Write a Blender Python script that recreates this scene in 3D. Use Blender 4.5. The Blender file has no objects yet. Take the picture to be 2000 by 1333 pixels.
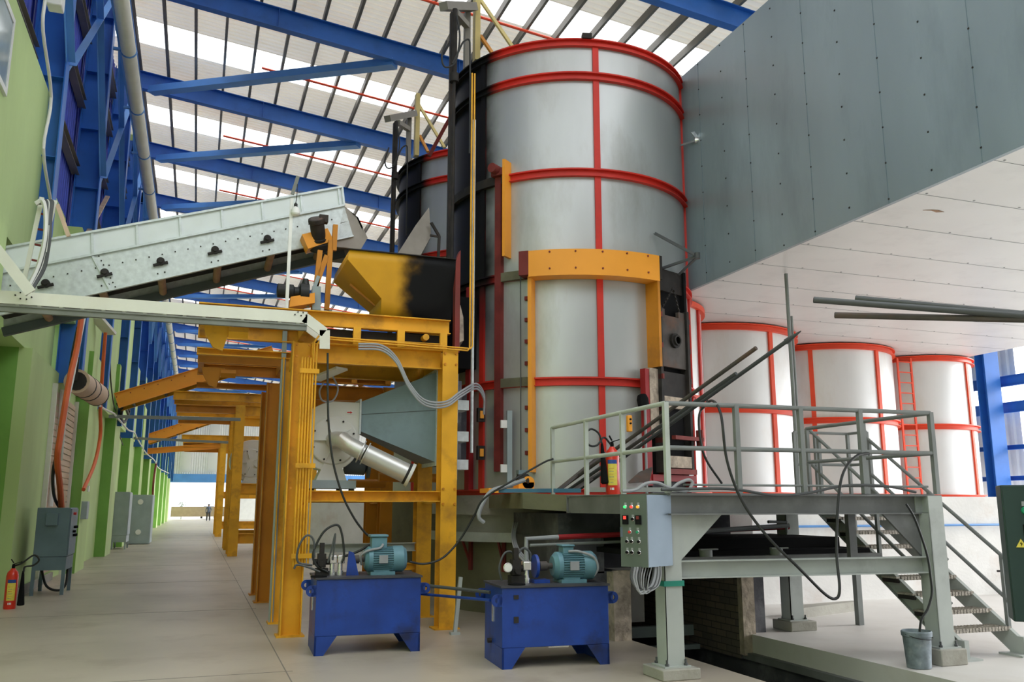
import bpy, math, random
from math import sin, cos, pi, radians, atan, atan2, sqrt
from mathutils import Vector, Matrix
random.seed(7)
SC = bpy.context.scene
COL = SC.collection

# ------------------------------------------------------------------ camera
CF, CHZ, CVX, CH = 1700.0, 988.0, 382.0, 1.6
PITCH = atan((CHZ - 666.5) / CF)
YAW = atan((1000 - CVX) / (CF / cos(PITCH)))
cd = bpy.data.cameras.new('camera'); cam = bpy.data.objects.new('camera', cd); COL.objects.link(cam)
cd.sensor_width = 36.0; cd.lens = CF / 2000 * 36.0; cd.clip_start = 0.05; cd.clip_end = 600
cam.location = (0, 0, CH); cam.rotation_euler = (pi / 2 + PITCH, 0, -YAW)
SC.camera = cam
# ------------------------------------------------------------------ daylight
W = bpy.data.worlds.new('sky'); SC.world = W; W.use_nodes = True
nt = W.node_tree; nt.nodes.clear()
wo = nt.nodes.new('ShaderNodeOutputWorld'); bg = nt.nodes.new('ShaderNodeBackground')
tc = nt.nodes.new('ShaderNodeTexCoord'); dt = nt.nodes.new('ShaderNodeVectorMath'); dt.operation = 'DOT_PRODUCT'
dt.inputs[1].default_value = (0.95, -0.15, 0.25)       # the brighter side of the overcast sky
mr = nt.nodes.new('ShaderNodeMapRange'); mr.inputs[1].default_value = -0.2; mr.inputs[2].default_value = 1.0
mr.inputs[3].default_value = 1.75; mr.inputs[4].default_value = 5.2
nt.links.new(tc.outputs['Generated'], dt.inputs[0]); nt.links.new(dt.outputs['Value'], mr.inputs[0])
nt.links.new(mr.outputs[0], bg.inputs['Strength']); bg.inputs['Color'].default_value = (0.93, 0.965, 1.0, 1)
nt.links.new(bg.outputs[0], wo.inputs[0])
sd = bpy.data.lights.new('sun', 'SUN'); sd.energy = 4.5; sd.angle = radians(16); sd.color = (1.0, 0.985, 0.96)
so = bpy.data.objects.new('sun', sd); COL.objects.link(so)
so.rotation_euler = Vector((-0.85, 0.12, -0.32)).to_track_quat('-Z', 'Y').to_euler()
so.location = (30, -20, 20)
SC.view_settings.view_transform = 'Standard'; SC.view_settings.look = 'None'
SC.view_settings.exposure = -0.02; SC.view_settings.gamma = 1.0
try: SC.view_settings.use_curve_mapping = False
except Exception: pass

# ------------------------------------------------------------------ unprojection helper: pixel + one world plane -> point
_h = Vector((sin(YAW), cos(YAW), 0)); _fw = _h * cos(PITCH) + Vector((0, 0, sin(PITCH)))
_rt = Vector((cos(YAW), -sin(YAW), 0)); _up = _rt.cross(_fw); _C = Vector((0, 0, CH))
def at(x, y, X=None, Y=None, Z=None):
    d = _fw * CF + _rt * (x - 1000) + _up * (666.5 - y)
    if X is not None: t = X / d.x
    elif Y is not None: t = Y / d.y
    else: t = (Z - CH) / d.z
    return _C + d * t

# ------------------------------------------------------------------ materials
MATS = {}
def mat(name, color, rough=0.6, metal=0.0, var=0.08, scale=3.0, stain=None, stain_amt=0.0, stain_scale=1.5,
        bump=0.0, bump_scale=20.0, emit=0.0, spec=0.4, stretch=(1, 1, 1), coat=0.0):
    m = bpy.data.materials.new(name); m.use_nodes = True; n = m.node_tree.nodes; l = m.node_tree.links
    b = n['Principled BSDF']; b.inputs['Roughness'].default_value = rough; b.inputs['Metallic'].default_value = metal
    b.inputs['Specular IOR Level'].default_value = spec; b.inputs['Coat Weight'].default_value = coat
    c = tuple(color) + (1,)
    tcn = n.new('ShaderNodeTexCoord'); mp = n.new('ShaderNodeMapping'); mp.inputs['Scale'].default_value = stretch
    l.new(tcn.outputs['Object'], mp.inputs[0])
    nz = n.new('ShaderNodeTexNoise'); nz.inputs['Scale'].default_value = scale; nz.inputs['Detail'].default_value = 6
    l.new(mp.outputs[0], nz.inputs['Vector'])
    r = n.new('ShaderNodeValToRGB'); e = r.color_ramp.elements
    e[0].position = 0.3; e[1].position = 0.7
    e[0].color = tuple(max(0, v * (1 - var)) for v in color) + (1,)
    e[1].color = tuple(min(1, v * (1 + var)) for v in color) + (1,)
    l.new(nz.outputs['Fac'], r.inputs[0]); out = r.outputs[0]
    if stain:
        n2 = n.new('ShaderNodeTexNoise'); n2.inputs['Scale'].default_value = stain_scale; n2.inputs['Detail'].default_value = 9
        n2.inputs['Roughness'].default_value = 0.65; l.new(mp.outputs[0], n2.inputs['Vector'])
        r2 = n.new('ShaderNodeValToRGB'); r2.color_ramp.elements[0].position = 0.52; r2.color_ramp.elements[1].position = 0.72
        r2.color_ramp.elements[1].color = (stain_amt,) * 3 + (1,); l.new(n2.outputs['Fac'], r2.inputs[0])
        mx = n.new('ShaderNodeMix'); mx.data_type = 'RGBA'; l.new(r2.outputs[0], mx.inputs['Factor'])
        l.new(out, mx.inputs['A']); mx.inputs['B'].default_value = tuple(stain) + (1,); out = mx.outputs['Result']
    l.new(out, b.inputs['Base Color'])
    if bump:
        n3 = n.new('ShaderNodeTexNoise'); n3.inputs['Scale'].default_value = bump_scale; n3.inputs['Detail'].default_value = 5
        l.new(mp.outputs[0], n3.inputs['Vector'])
        bp = n.new('ShaderNodeBump'); bp.inputs['Strength'].default_value = bump; bp.inputs['Distance'].default_value = 0.02
        l.new(n3.outputs['Fac'], bp.inputs['Height']); l.new(bp.outputs[0], b.inputs['Normal'])
    if emit:
        b.inputs['Emission Color'].default_value = c; b.inputs['Emission Strength'].default_value = emit
    MATS[name] = m
    m['out'] = out.node.name
    return m
def soot_mask(m, axis, lo, hi, color=(0.012, 0.012, 0.013), noise=0.35, mscale=2.0, second=None):
    """real soot deposit: spreads over the part from lo to hi along an object axis, ragged by noise"""
    n = m.node_tree.nodes; l = m.node_tree.links; b = n['Principled BSDF']
    src = b.inputs['Base Color'].links[0].from_socket
    tcn = n.new('ShaderNodeTexCoord'); sp = n.new('ShaderNodeSeparateXYZ'); l.new(tcn.outputs['Object'], sp.inputs[0])
    def ramp(ax, lo, hi):
        nz = n.new('ShaderNodeTexNoise'); nz.inputs['Scale'].default_value = mscale; nz.inputs['Detail'].default_value = 4
        l.new(tcn.outputs['Object'], nz.inputs['Vector'])
        ad = n.new('ShaderNodeMath'); ad.operation = 'MULTIPLY_ADD'; l.new(nz.outputs['Fac'], ad.inputs[0]); ad.inputs[1].default_value = noise
        l.new(sp.outputs['XYZ'.index(ax)], ad.inputs[2])
        mrn = n.new('ShaderNodeMapRange'); mrn.inputs[1].default_value = min(lo, hi) + noise / 2; mrn.inputs[2].default_value = max(lo, hi) + noise / 2
        if lo > hi: mrn.inputs[3].default_value = 1; mrn.inputs[4].default_value = 0
        mrn.interpolation_type = 'SMOOTHSTEP'; l.new(ad.outputs[0], mrn.inputs[0]); return mrn.outputs[0]
    f = ramp(axis, lo, hi)
    if second:
        g = ramp(*second); mu = n.new('ShaderNodeMath'); mu.operation = 'MULTIPLY'; l.new(f, mu.inputs[0]); l.new(g, mu.inputs[1]); f = mu.outputs[0]
    mx = n.new('ShaderNodeMix'); mx.data_type = 'RGBA'; l.new(f, mx.inputs['Factor']); l.new(src, mx.inputs['A'])
    mx.inputs['B'].default_value = tuple(color) + (1,); l.new(mx.outputs['Result'], b.inputs['Base Color'])
    m3 = n.new('ShaderNodeMapRange'); m3.inputs[3].default_value = b.inputs['Specular IOR Level'].default_value; m3.inputs[4].default_value = 0.08
    l.new(f, m3.inputs[0]); l.new(m3.outputs[0], b.inputs['Specular IOR Level'])
    if b.inputs['Metallic'].default_value > 0:
        m2 = n.new('ShaderNodeMapRange'); m2.inputs[3].default_value = b.inputs['Metallic'].default_value; m2.inputs[4].default_value = 0.0
        l.new(f, m2.inputs[0]); l.new(m2.outputs[0], b.inputs['Metallic'])
    return m
mat('floor', (0.44, 0.385, 0.315), 0.38, var=0.14, scale=0.5, stain=(0.24, 0.19, 0.14), stain_amt=0.6, stain_scale=0.9, bump=0.05, spec=0.5)
mat('floor_lit', (0.62, 0.60, 0.575), 0.5, var=0.08, scale=0.6, stain=(0.46, 0.41, 0.36), stain_amt=0.45, stain_scale=0.8, bump=0.05)  # paler copy of the floor concrete; brighter light at right put into colour
mat('concrete', (0.34, 0.33, 0.29), 0.85, var=0.2, scale=1.6, stain=(0.14, 0.12, 0.09), stain_amt=0.6, stain_scale=1.4, bump=0.25)
mat('concrete_green', (0.165, 0.16, 0.10), 0.85, var=0.2, scale=1.5, stain=(0.08, 0.07, 0.05), stain_amt=0.6, stain_scale=1.1, bump=0.2)
mat('concrete_white', (0.82, 0.81, 0.79), 0.8, var=0.08, scale=1.6, stain=(0.50, 0.33, 0.24), stain_amt=0.35, stain_scale=1.3, bump=0.15)
mat('concrete_dark', (0.075, 0.075, 0.088), 0.85, var=0.4, scale=2.0, stain=(0.40, 0.40, 0.42), stain_amt=0.35, stain_scale=1.5, bump=0.2)  # near-black concrete with lighter blotches
mat('green_light', (0.52, 0.68, 0.30), 0.7, var=0.10, scale=0.6, stain=(0.36, 0.50, 0.20), stain_amt=0.4, stain_scale=0.7, stretch=(1, 1, 0.3), bump=0.1)
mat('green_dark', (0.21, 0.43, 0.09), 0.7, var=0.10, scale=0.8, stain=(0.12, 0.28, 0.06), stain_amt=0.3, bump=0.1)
mat('blue_steel', (0.030, 0.16, 0.56), 0.45, var=0.15, scale=1.0, stain=(0.02, 0.09, 0.30), stain_amt=0.4)
mat('blue_light', (0.10, 0.29, 0.66), 0.5, var=0.12, scale=1.0)
mat('blue_cladding', (0.045, 0.08, 0.52), 0.5, var=0.2, scale=1.2)
mat('grey_steel', (0.21, 0.195, 0.17), 0.6, var=0.2, scale=1.0)
mat('roof_sheet', (0.80, 0.75, 0.67), 0.55, var=0.10, scale=0.35, stain=(0.72, 0.48, 0.30), stain_amt=0.35, stain_scale=0.3)
mat('white_sheet', (0.78, 0.78, 0.76), 0.5, var=0.05)
mat('red_paint', (0.62, 0.030, 0.018), 0.5, var=0.15, scale=1.2, stain=(0.25, 0.02, 0.02), stain_amt=0.4)
mat('orange_red', (0.80, 0.075, 0.025), 0.5, var=0.1, scale=2)
mat('maroon', (0.20, 0.030, 0.025), 0.7, var=0.3, scale=3, stain=(0.06, 0.03, 0.03), stain_amt=0.6)
mat('dark_red', (0.30, 0.012, 0.016), 0.6, var=0.2, scale=3)
mat('orange_paint', (0.90, 0.36, 0.035), 0.5, var=0.06, scale=1.5)
mat('yellow_paint', (0.76, 0.37, 0.018), 0.5, var=0.2, scale=1.4, stain=(0.26, 0.11, 0.02), stain_amt=0.75, stain_scale=1.7)
mat('yellow_pale', (0.62, 0.50, 0.20), 0.5, var=0.1)
mat('amber_and_shaded_yellow', (0.58, 0.22, 0.012), 0.5, var=0.15, scale=1.3, stain=(0.22, 0.09, 0.02), stain_amt=0.5)  # amber parts, also yellow steel darkened in colour for shade
mat('steel_shell', (0.50, 0.515, 0.52), 0.42, 0.50, var=0.12, scale=0.8, stain=(0.30, 0.285, 0.25), stain_amt=0.6, stain_scale=0.9, stretch=(1, 1, 0.35), bump=0.15, bump_scale=1.2)
mat('tank_shell', (0.68, 0.68, 0.675), 0.42, 0.45, var=0.10, scale=1.0, stain=(0.52, 0.42, 0.33), stain_amt=0.45, stain_scale=0.8, stretch=(1, 1, 0.4), bump=0.1, bump_scale=1.2)
mat('box_sheet', (0.31, 0.375, 0.415), 0.38, 0.35, var=0.10, scale=0.9, stain=(0.16, 0.20, 0.22), stain_amt=0.4, stain_scale=1.2, stretch=(1, 1, 0.3), bump=0.12, bump_scale=0.9)
mat('soffit_sheet', (0.80, 0.80, 0.79), 0.45, 0.15, var=0.04, scale=0.7, stain=(0.60, 0.60, 0.60), stain_amt=0.4, stain_scale=1.2, bump=0.2, bump_scale=1.0)
mat('galvanised', (0.60, 0.65, 0.66), 0.45, 0.35, var=0.12, scale=14, stain=(0.78, 0.84, 0.84), stain_amt=0.5, stain_scale=9)
mat('white_panel', (0.72, 0.77, 0.79), 0.5, 0.1, var=0.05, scale=3)
mat('cream_paint', (0.74, 0.74, 0.66), 0.5, var=0.06, scale=3, stain=(0.45, 0.38, 0.28), stain_amt=0.3)
mat('tray_dark', (0.20, 0.21, 0.19), 0.6, 0.2, var=0.15)
mat('duct_grey', (0.20, 0.27, 0.31), 0.5, 0.35, var=0.14, scale=1.2, stain=(0.12, 0.14, 0.15), stain_amt=0.5)
mat('duct_shadow', (0.10, 0.12, 0.13), 0.6, 0.2, var=0.1)
mat('fan_white', (0.70, 0.70, 0.66), 0.5, var=0.05, stain=(0.5, 0.42, 0.3), stain_amt=0.3)
mat('pipe_metal', (0.62, 0.62, 0.60), 0.35, 0.5, var=0.08, scale=2, stain=(0.42, 0.32, 0.22), stain_amt=0.5)
mat('dark_iron', (0.032, 0.029, 0.028), 0.65, 0.1, var=0.3, scale=4, stain=(0.09, 0.06, 0.045), stain_amt=0.6, spec=0.2)
mat('door_iron', (0.085, 0.075, 0.070), 0.65, 0.1, var=0.35, scale=3, stain=(0.16, 0.075, 0.045), stain_amt=0.8, stain_scale=2, spec=0.25)
mat('black', (0.010, 0.010, 0.011), 0.8, spec=0.08)
mat('black_rubber', (0.020, 0.022, 0.022), 0.5)
mat('hose_grey', (0.07, 0.075, 0.078), 0.5)
mat('cable_grey', (0.30, 0.31, 0.33), 0.5)
mat('cable_white', (0.70, 0.70, 0.68), 0.5)
mat('orange_hose', (0.68, 0.13, 0.035), 0.5)
mat('pump_blue', (0.010, 0.050, 0.30), 0.4, var=0.35, scale=2.0, stain=(0.012, 0.016, 0.05), stain_amt=0.9, stain_scale=1.6, spec=0.5)
mat('pump_top', (0.055, 0.055, 0.065), 0.5, 0.2, var=0.3)
mat('motor_teal', (0.12, 0.25, 0.31), 0.45, 0.1, var=0.12, scale=5)
mat('chrome', (0.75, 0.75, 0.75), 0.25, 0.8)
mat('cabinet_blue', (0.15, 0.22, 0.27), 0.5, 0.2, var=0.12, scale=2.5)
mat('cabinet_grey', (0.34, 0.41, 0.43), 0.5, 0.1)
mat('panel_green', (0.115, 0.140, 0.130), 0.45, 0.2, var=0.08, scale=3)
mat('panel_side', (0.17, 0.22, 0.27), 0.4, 0.35, var=0.08, scale=3)
mat('panel_dark', (0.018, 0.045, 0.042), 0.4, var=0.1)
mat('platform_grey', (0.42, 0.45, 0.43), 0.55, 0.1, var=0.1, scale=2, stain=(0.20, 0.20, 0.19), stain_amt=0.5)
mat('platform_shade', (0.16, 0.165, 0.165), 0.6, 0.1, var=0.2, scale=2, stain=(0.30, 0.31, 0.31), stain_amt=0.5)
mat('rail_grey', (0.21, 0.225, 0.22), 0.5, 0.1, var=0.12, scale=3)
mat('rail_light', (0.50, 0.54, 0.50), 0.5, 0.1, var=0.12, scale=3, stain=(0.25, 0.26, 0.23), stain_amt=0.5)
mat('tread', (0.42, 0.38, 0.33), 0.8, 0.1, var=0.35, scale=30, bump=0.5, bump_scale=60)
mat('brick', (0.17, 0.13, 0.11), 0.9, var=0.3, scale=3, bump=0.3)
mat('refractory', (0.48, 0.40, 0.32), 0.95, var=0.35, scale=7, stain=(0.12, 0.10, 0.09), stain_amt=0.8, stain_scale=5, bump=0.8, bump_scale=12)
mat('ext_red', (0.72, 0.035, 0.015), 0.3, coat=0.4)
mat('label_yellow', (0.80, 0.66, 0.10), 0.5, var=0.1, scale=20)
mat('label_white', (0.8, 0.8, 0.78), 0.5)
mat('label_blue', (0.03, 0.09, 0.35), 0.5)
mat('lamp_green', (0.05, 0.85, 0.20), 0.3, emit=1.0)
mat('lamp_red', (0.9, 0.06, 0.05), 0.3, emit=0.8)
mat('lamp_amber', (0.95, 0.38, 0.03), 0.3, emit=0.8)
mat('btn_red', (0.6, 0.03, 0.03), 0.3)
mat('btn_green', (0.02, 0.28, 0.14), 0.3)
mat('tape_green', (0.02, 0.22, 0.16), 0.4)
mat('shutter', (0.62, 0.46, 0.33), 0.6, var=0.05)
mat('wood', (0.36, 0.22, 0.14), 0.7, var=0.2, scale=5)
mat('wood_pale', (0.62, 0.46, 0.33), 0.7, var=0.15, scale=5)
mat('blue_batten', (0.05, 0.16, 0.27), 0.5, var=0.15)
mat('bucket', (0.20, 0.24, 0.27), 0.6, 0.2, var=0.35, scale=10, stain=(0.42, 0.46, 0.47), stain_amt=0.6, stain_scale=8)
mat('window_white', (0.75, 0.77, 0.75), 0.4)
mat('window_glass', (0.30, 0.38, 0.40), 0.1)
mat('tan_wall', (0.50, 0.38, 0.25), 0.8)
mat('skin', (0.30, 0.17, 0.11), 0.6)
mat('shirt', (0.10, 0.12, 0.17), 0.8, var=0.3, scale=10)
mat('trousers', (0.05, 0.045, 0.045), 0.8)
mat('hair', (0.01, 0.01, 0.01), 0.8)
mat('car_blue', (0.05, 0.12, 0.22), 0.3)
mat('leaf', (0.10, 0.16, 0.06), 0.8, var=0.4, scale=10)
mat('white_plastic', (0.82, 0.82, 0.80), 0.4)
mat('grey_chute', (0.30, 0.27, 0.24), 0.6, 0.2, var=0.15, scale=3)
# brick courses on the brick material
def add_brick(m, c1, c2, mortar, sc=1.0, w=0.23, h=0.085, rot=(0, 0, 0)):
    n = m.node_tree.nodes; l = m.node_tree.links; b = n['Principled BSDF']
    t = n.new('ShaderNodeTexCoord'); mp = n.new('ShaderNodeMapping'); mp.inputs['Rotation'].default_value = rot
    br = n.new('ShaderNodeTexBrick'); br.inputs['Scale'].default_value = sc; br.inputs['Brick Width'].default_value = w
    br.inputs['Row Height'].default_value = h; br.inputs['Mortar Size'].default_value = 0.006
    br.inputs['Color1'].default_value = tuple(c1) + (1,); br.inputs['Color2'].default_value = tuple(c2) + (1,); br.inputs['Mortar'].default_value = tuple(mortar) + (1,)
    l.new(t.outputs['Object'], mp.inputs[0]); l.new(mp.outputs[0], br.inputs[0]); l.new(br.outputs[0], b.inputs['Base Color'])
# wall bricks lie in the YZ plane: turn so that texture x = world Y, y = world Z
add_brick(MATS['brick'], (0.20, 0.15, 0.125), (0.13, 0.11, 0.10), (0.06, 0.055, 0.05), rot=(0, -pi / 2, -pi / 2))
# translucent daylight sheet of the roof
m = bpy.data.materials.new('skylight_sheet'); m.use_nodes = True; n = m.node_tree.nodes; l = m.node_tree.links
n.remove(n['Principled BSDF']); tr = n.new('ShaderNodeBsdfTranslucent'); tr.inputs[0].default_value = (0.98, 0.98, 0.96, 1)
tp = n.new('ShaderNodeBsdfTransparent'); mxs = n.new('ShaderNodeMixShader'); mxs.inputs[0].default_value = 0.45
l.new(tr.outputs[0], mxs.inputs[1]); l.new(tp.outputs[0], mxs.inputs[2]); l.new(mxs.outputs[0], n['Material Output'].inputs[0])
MATS['skylight_sheet'] = m
m = MATS['roof_sheet']; n = m.node_tree.nodes; l = m.node_tree.links; b = n['Principled BSDF']   # translucency added so metal sheets glow, standing in for bounced light
tr = n.new('ShaderNodeBsdfTranslucent'); l.new(b.inputs['Base Color'].links[0].from_socket, tr.inputs[0])
mxs = n.new('ShaderNodeMixShader'); mxs.inputs[0].default_value = 0.16
l.new(b.outputs[0], mxs.inputs[1]); l.new(tr.outputs[0], mxs.inputs[2]); l.new(mxs.outputs[0], n['Material Output'].inputs[0])

# ------------------------------------------------------------------ mesh builder
class MB:
    def __init__(s): s.v = []; s.f = []
    def add(s, vs, fs):
        o = len(s.v); s.v += [tuple(v) for v in vs]; s.f += [tuple(i + o for i in f) for f in fs]; return s
    def box(s, x0, x1, y0, y1, z0, z1):
        x0, x1 = min(x0, x1), max(x0, x1); y0, y1 = min(y0, y1), max(y0, y1); z0, z1 = min(z0, z1), max(z0, z1)
        return s.add([(x0,y0,z0),(x1,y0,z0),(x1,y1,z0),(x0,y1,z0),(x0,y0,z1),(x1,y0,z1),(x1,y1,z1),(x0,y1,z1)],
                     [(0,3,2,1),(4,5,6,7),(0,1,5,4),(1,2,6,5),(2,3,7,6),(3,0,4,7)])
    def frame(s, p, q, up=(0, 0, 1)):
        p = Vector(p); q = Vector(q); d = (q - p).normalized(); u = Vector(up)
        if abs(d.dot(u)) > 0.98: u = Vector((0, 1, 0))
        r = d.cross(u).normalized(); u = r.cross(d).normalized(); return p, q, r, u
    def sweep(s, p, q, prof, up=(0, 0, 1)):
        """prof: list of (r,u) outlines (closed polygon) swept from p to q"""
        p, q, r, u = s.frame(p, q, up); n = len(prof)
        vs = [p + r * a + u * b for a, b in prof] + [q + r * a + u * b for a, b in prof]
        fs = [(i, (i + 1) % n, n + (i + 1) % n, n + i) for i in range(n)] + [tuple(range(n))[::-1], tuple(range(n, 2 * n))]
        return s.add(vs, fs)
    def bar(s, p, q, w, h, up=(0, 0, 1)):
        return s.sweep(p, q, [(-w/2,-h/2),(w/2,-h/2),(w/2,h/2),(-w/2,h/2)], up)
    def ibeam(s, p, q, w, h, tf=0.014, tw=0.01, up=(0, 0, 1)):
        s.sweep(p, q, [(-w/2,h/2-tf),(w/2,h/2-tf),(w/2,h/2),(-w/2,h/2)], up)
        s.sweep(p, q, [(-w/2,-h/2),(w/2,-h/2),(w/2,-h/2+tf),(-w/2,-h/2+tf)], up)
        return s.sweep(p, q, [(-tw/2,-h/2+tf),(tw/2,-h/2+tf),(tw/2,h/2-tf),(-tw/2,h/2-tf)], up)
    def channel(s, p, q, w, h, t=0.012, up=(0, 0, 1), side=1):
        k = side
        return s.sweep(p, q, [(k*-w/2,-h/2),(k*w/2,-h/2),(k*w/2,-h/2+t),(k*(-w/2+t),-h/2+t),(k*(-w/2+t),h/2-t),(k*w/2,h/2-t),(k*w/2,h/2),(k*-w/2,h/2)][::k], up)
    def angle(s, p, q, w, h, t=0.008, up=(0, 0, 1)):
        return s.sweep(p, q, [(-w/2,-h/2),(w/2,-h/2),(w/2,-h/2+t),(-w/2+t,-h/2+t),(-w/2+t,h/2),(-w/2,h/2)], up)
    def tube(s, pts, r, n=8, closed=False):
        pts = [Vector(p) for p in pts]; k = len(pts); rs = r if isinstance(r, (list, tuple)) else [r] * k
        t0 = (pts[1] - pts[0]).normalized(); u = Vector((0, 0, 1)) if abs(t0.z) < 0.9 else Vector((1, 0, 0))
        a = t0.cross(u).normalized(); vs = []
        for i, p in enumerate(pts):
            if i == 0: t = t0
            elif i == k - 1: t = (pts[i] - pts[i-1]).normalized()
            else: t = ((pts[i+1] - pts[i]).normalized() + (pts[i] - pts[i-1]).normalized())
            if t.length < 1e-6: t = t0
            t = t.normalized(); a = (a - t * a.dot(t)).normalized(); b = t.cross(a)
            for j in range(n):
                an = 2 * pi * j / n; vs.append(p + (a * cos(an) + b * sin(an)) * rs[i])
        fs = [(i*n+j, i*n+(j+1)%n, (i+1)*n+(j+1)%n, (i+1)*n+j) for i in range(k-1) for j in range(n)]
        fs += [tuple(range(n))[::-1], tuple(range((k-1)*n, k*n))]
        return s.add(vs, fs)
    def cyl(s, p, q, r0, r1=None, n=20):
        return s.tube([p, q], [r0, r0 if r1 is None else r1], n)
    def lathe(s, c, axis, prof, n=24, cap=True):
        """prof: list of (r, t) along axis from c"""
        c = Vector(c); ax = Vector(axis).normalized(); u = Vector((0,0,1)) if abs(ax.z) < 0.9 else Vector((1,0,0))
        a = ax.cross(u).normalized(); b = ax.cross(a); vs = []
        for r, t in prof:
            for j in range(n):
                an = 2*pi*j/n; vs.append(c + ax*t + (a*cos(an)+b*sin(an))*max(r, 1e-4))
        k = len(prof); fs = [(i*n+j, (i+1)*n+j, (i+1)*n+(j+1)%n, i*n+(j+1)%n) for i in range(k-1) for j in range(n)]
        if cap: fs += [tuple(range(n)), tuple(range((k-1)*n, k*n))[::-1]]
        return s.add(vs, fs)
    def ring(s, cx, cy, r0, r1, z0, z1, a0=0, a1=360, n=72):
        """annular band with real thickness; angles in degrees"""
        full = abs(a1 - a0 - 360) < 1e-6; n = max(3, int(n * (a1 - a0) / 360)); m_ = n if full else n + 1; vs = []
        for i in range(m_):
            a = radians(a0 + (a1 - a0) * i / n); ca, sa = cos(a), sin(a)
            for r, z in ((r0, z0), (r1, z0), (r1, z1), (r0, z1)): vs.append((cx + r*ca, cy + r*sa, z))
        fs = []
        for i in range(n):
            j = (i + 1) % m_
            for k in range(4): fs.append((i*4+k, j*4+k, j*4+(k+1)%4, i*4+(k+1)%4)[::-1])
        if not full: fs += [(0,1,2,3), tuple(n*4+k for k in (3,2,1,0))]
        return s.add(vs, fs)
    def prism(s, poly, vec):
        vec = Vector(vec); poly = [Vector(p) for p in poly]; n = len(poly)
        return s.add(poly + [p + vec for p in poly], [(i, (i+1)%n, n+(i+1)%n, n+i) for i in range(n)] + [tuple(range(n))[::-1], tuple(range(n, 2*n))])
    def loft(s, loops, cap=True):
        n = len(loops[0]); vs = [p for lo in loops for p in lo]
        fs = [(i*n+j, i*n+(j+1)%n, (i+1)*n+(j+1)%n, (i+1)*n+j) for i in range(len(loops)-1) for j in range(n)]
        if cap: fs += [tuple(range(n))[::-1], tuple(range((len(loops)-1)*n, len(loops)*n))]
        return s.add(vs, fs)
    def build(s, name, material, parent=None, bevel=0.0, solid=0.0):
        off = Vector(parent['_o']) if parent is not None and '_o' in parent.keys() else Vector((0, 0, 0))
        me = bpy.data.meshes.new(name); me.from_pydata([tuple(Vector(v) - off) for v in s.v], [], s.f); me.update()
        import bmesh
        b = bmesh.new(); b.from_mesh(me); bmesh.ops.recalc_face_normals(b, faces=b.faces[:]); b.to_mesh(me); b.free()
        me.materials.append(MATS[material])
        me.shade_smooth(); me.set_sharp_from_angle(angle=radians(32))
        o = bpy.data.objects.new(name, me); COL.objects.link(o)
        if parent is not None: o.parent = parent; o['_o'] = tuple(off)
        if bevel:
            bm_ = o.modifiers.new('bevel', 'BEVEL'); bm_.width = bevel; bm_.segments = 2; bm_.limit_method = 'ANGLE'
        return o
def tag(o, label, cat, group=None):
    o['label'] = label; o['category'] = cat
    if group: o['group'] = group
    return o
def thing(name, label, cat, loc=(0, 0, 0), group=None):
    o = bpy.data.objects.new(name, None); COL.objects.link(o); o.location = loc; o['_o'] = tuple(loc); o.empty_display_size = 0.1
    return tag(o, label, cat, group)
def struct(name, mb, material, parent=None, **k):
    o = mb.build(name, material, parent, **k)
    if parent is None: o['kind'] = 'structure'
    return o
def copy_tree(root, d, label=None, group=None):
    def rec(o, par):
        c = o.copy(); COL.objects.link(c); c.parent = par
        for ch in o.children: rec(ch, c)
        return c
    c = rec(root, None); c.location = Vector(root.location) + Vector(d)
    if label: c['label'] = label
    if group: c['group'] = group
    return c
def curve_pts(pts, k=6):
    """Catmull-Rom through the points"""
    P = [Vector(p) for p in pts]; P = [P[0]*2-P[1]] + P + [P[-1]*2-P[-2]]; out = []
    for i in range(1, len(P)-2):
        for j in range(k):
            t = j/k; a, b, c, d = P[i-1], P[i], P[i+1], P[i+2]
            out.append(0.5*((2*b)+(-a+c)*t+(2*a-5*b+4*c-d)*t*t+(-a+3*b-3*c+d)*t**3))
    out.append(P[-2]); return out

# =================================================================== SETTING
# floor with the open trench (X 5.06..6.75, Y 4..13.2)
TX0, TX1, TY0, TY1 = 5.06, 6.72, 3.0, 16.0
f = MB()
f.box(-3.6, TX0, -8, 112, -0.25, 0)
f.box(TX0, TX1, -8, TY0, -0.25, 0); f.box(TX0, TX1, TY1, 112, -0.25, 0)
struct('floor', f, 'floor')
f = MB(); f.box(TX1, 22, -8, 112, -0.25, 0); struct('floor', f, 'floor_lit')
j = MB()
for yy in (9.2, 14.8, 20.4, 26, 34, 44): j.box(-2.6, 1.0, yy, yy+0.012, 0.0005, 0.002)
j.box(0.93, 0.942, 2, 60, 0.0005, 0.002)
struct('trim_1', j, 'grey_steel')
t = MB(); t.box(TX0-0.15, TX0, TY0, TY1, -1.3, -0.25); t.box(TX1, TX1+0.15, TY0, TY1, -1.3, -0.25); t.box(TX0, TX1, TY0-.2, TY0, -1.3, -0.25); t.box(TX0, TX1, TY1, TY1+.2, -1.3, -0.25)
t.box(TX0-0.15, TX1+0.15, TY0-.2, TY1+.2, -1.45, -1.3)
struct('wall_trench', t, 'concrete_dark')
t = MB(); t.box(TX0, TX0+0.06, TY0, TY1, -0.16, -0.06); t.box(TX1-0.08, TX1, TY0, TY1, -0.30, -0.22)
struct('trim_2', t, 'platform_shade')
g = MB(); g.box(-160, 160, 112.1, 320, -0.5, -0.1); g.box(22.1, 160, -60, 112.1, -0.5, -0.1); g.box(-160, 22.1, -60, -8.1, -0.5, -0.1); g.box(-160, -3.7, -8.1, 112.1, -0.5, -0.1)
struct('ground', g, 'concrete')

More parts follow.
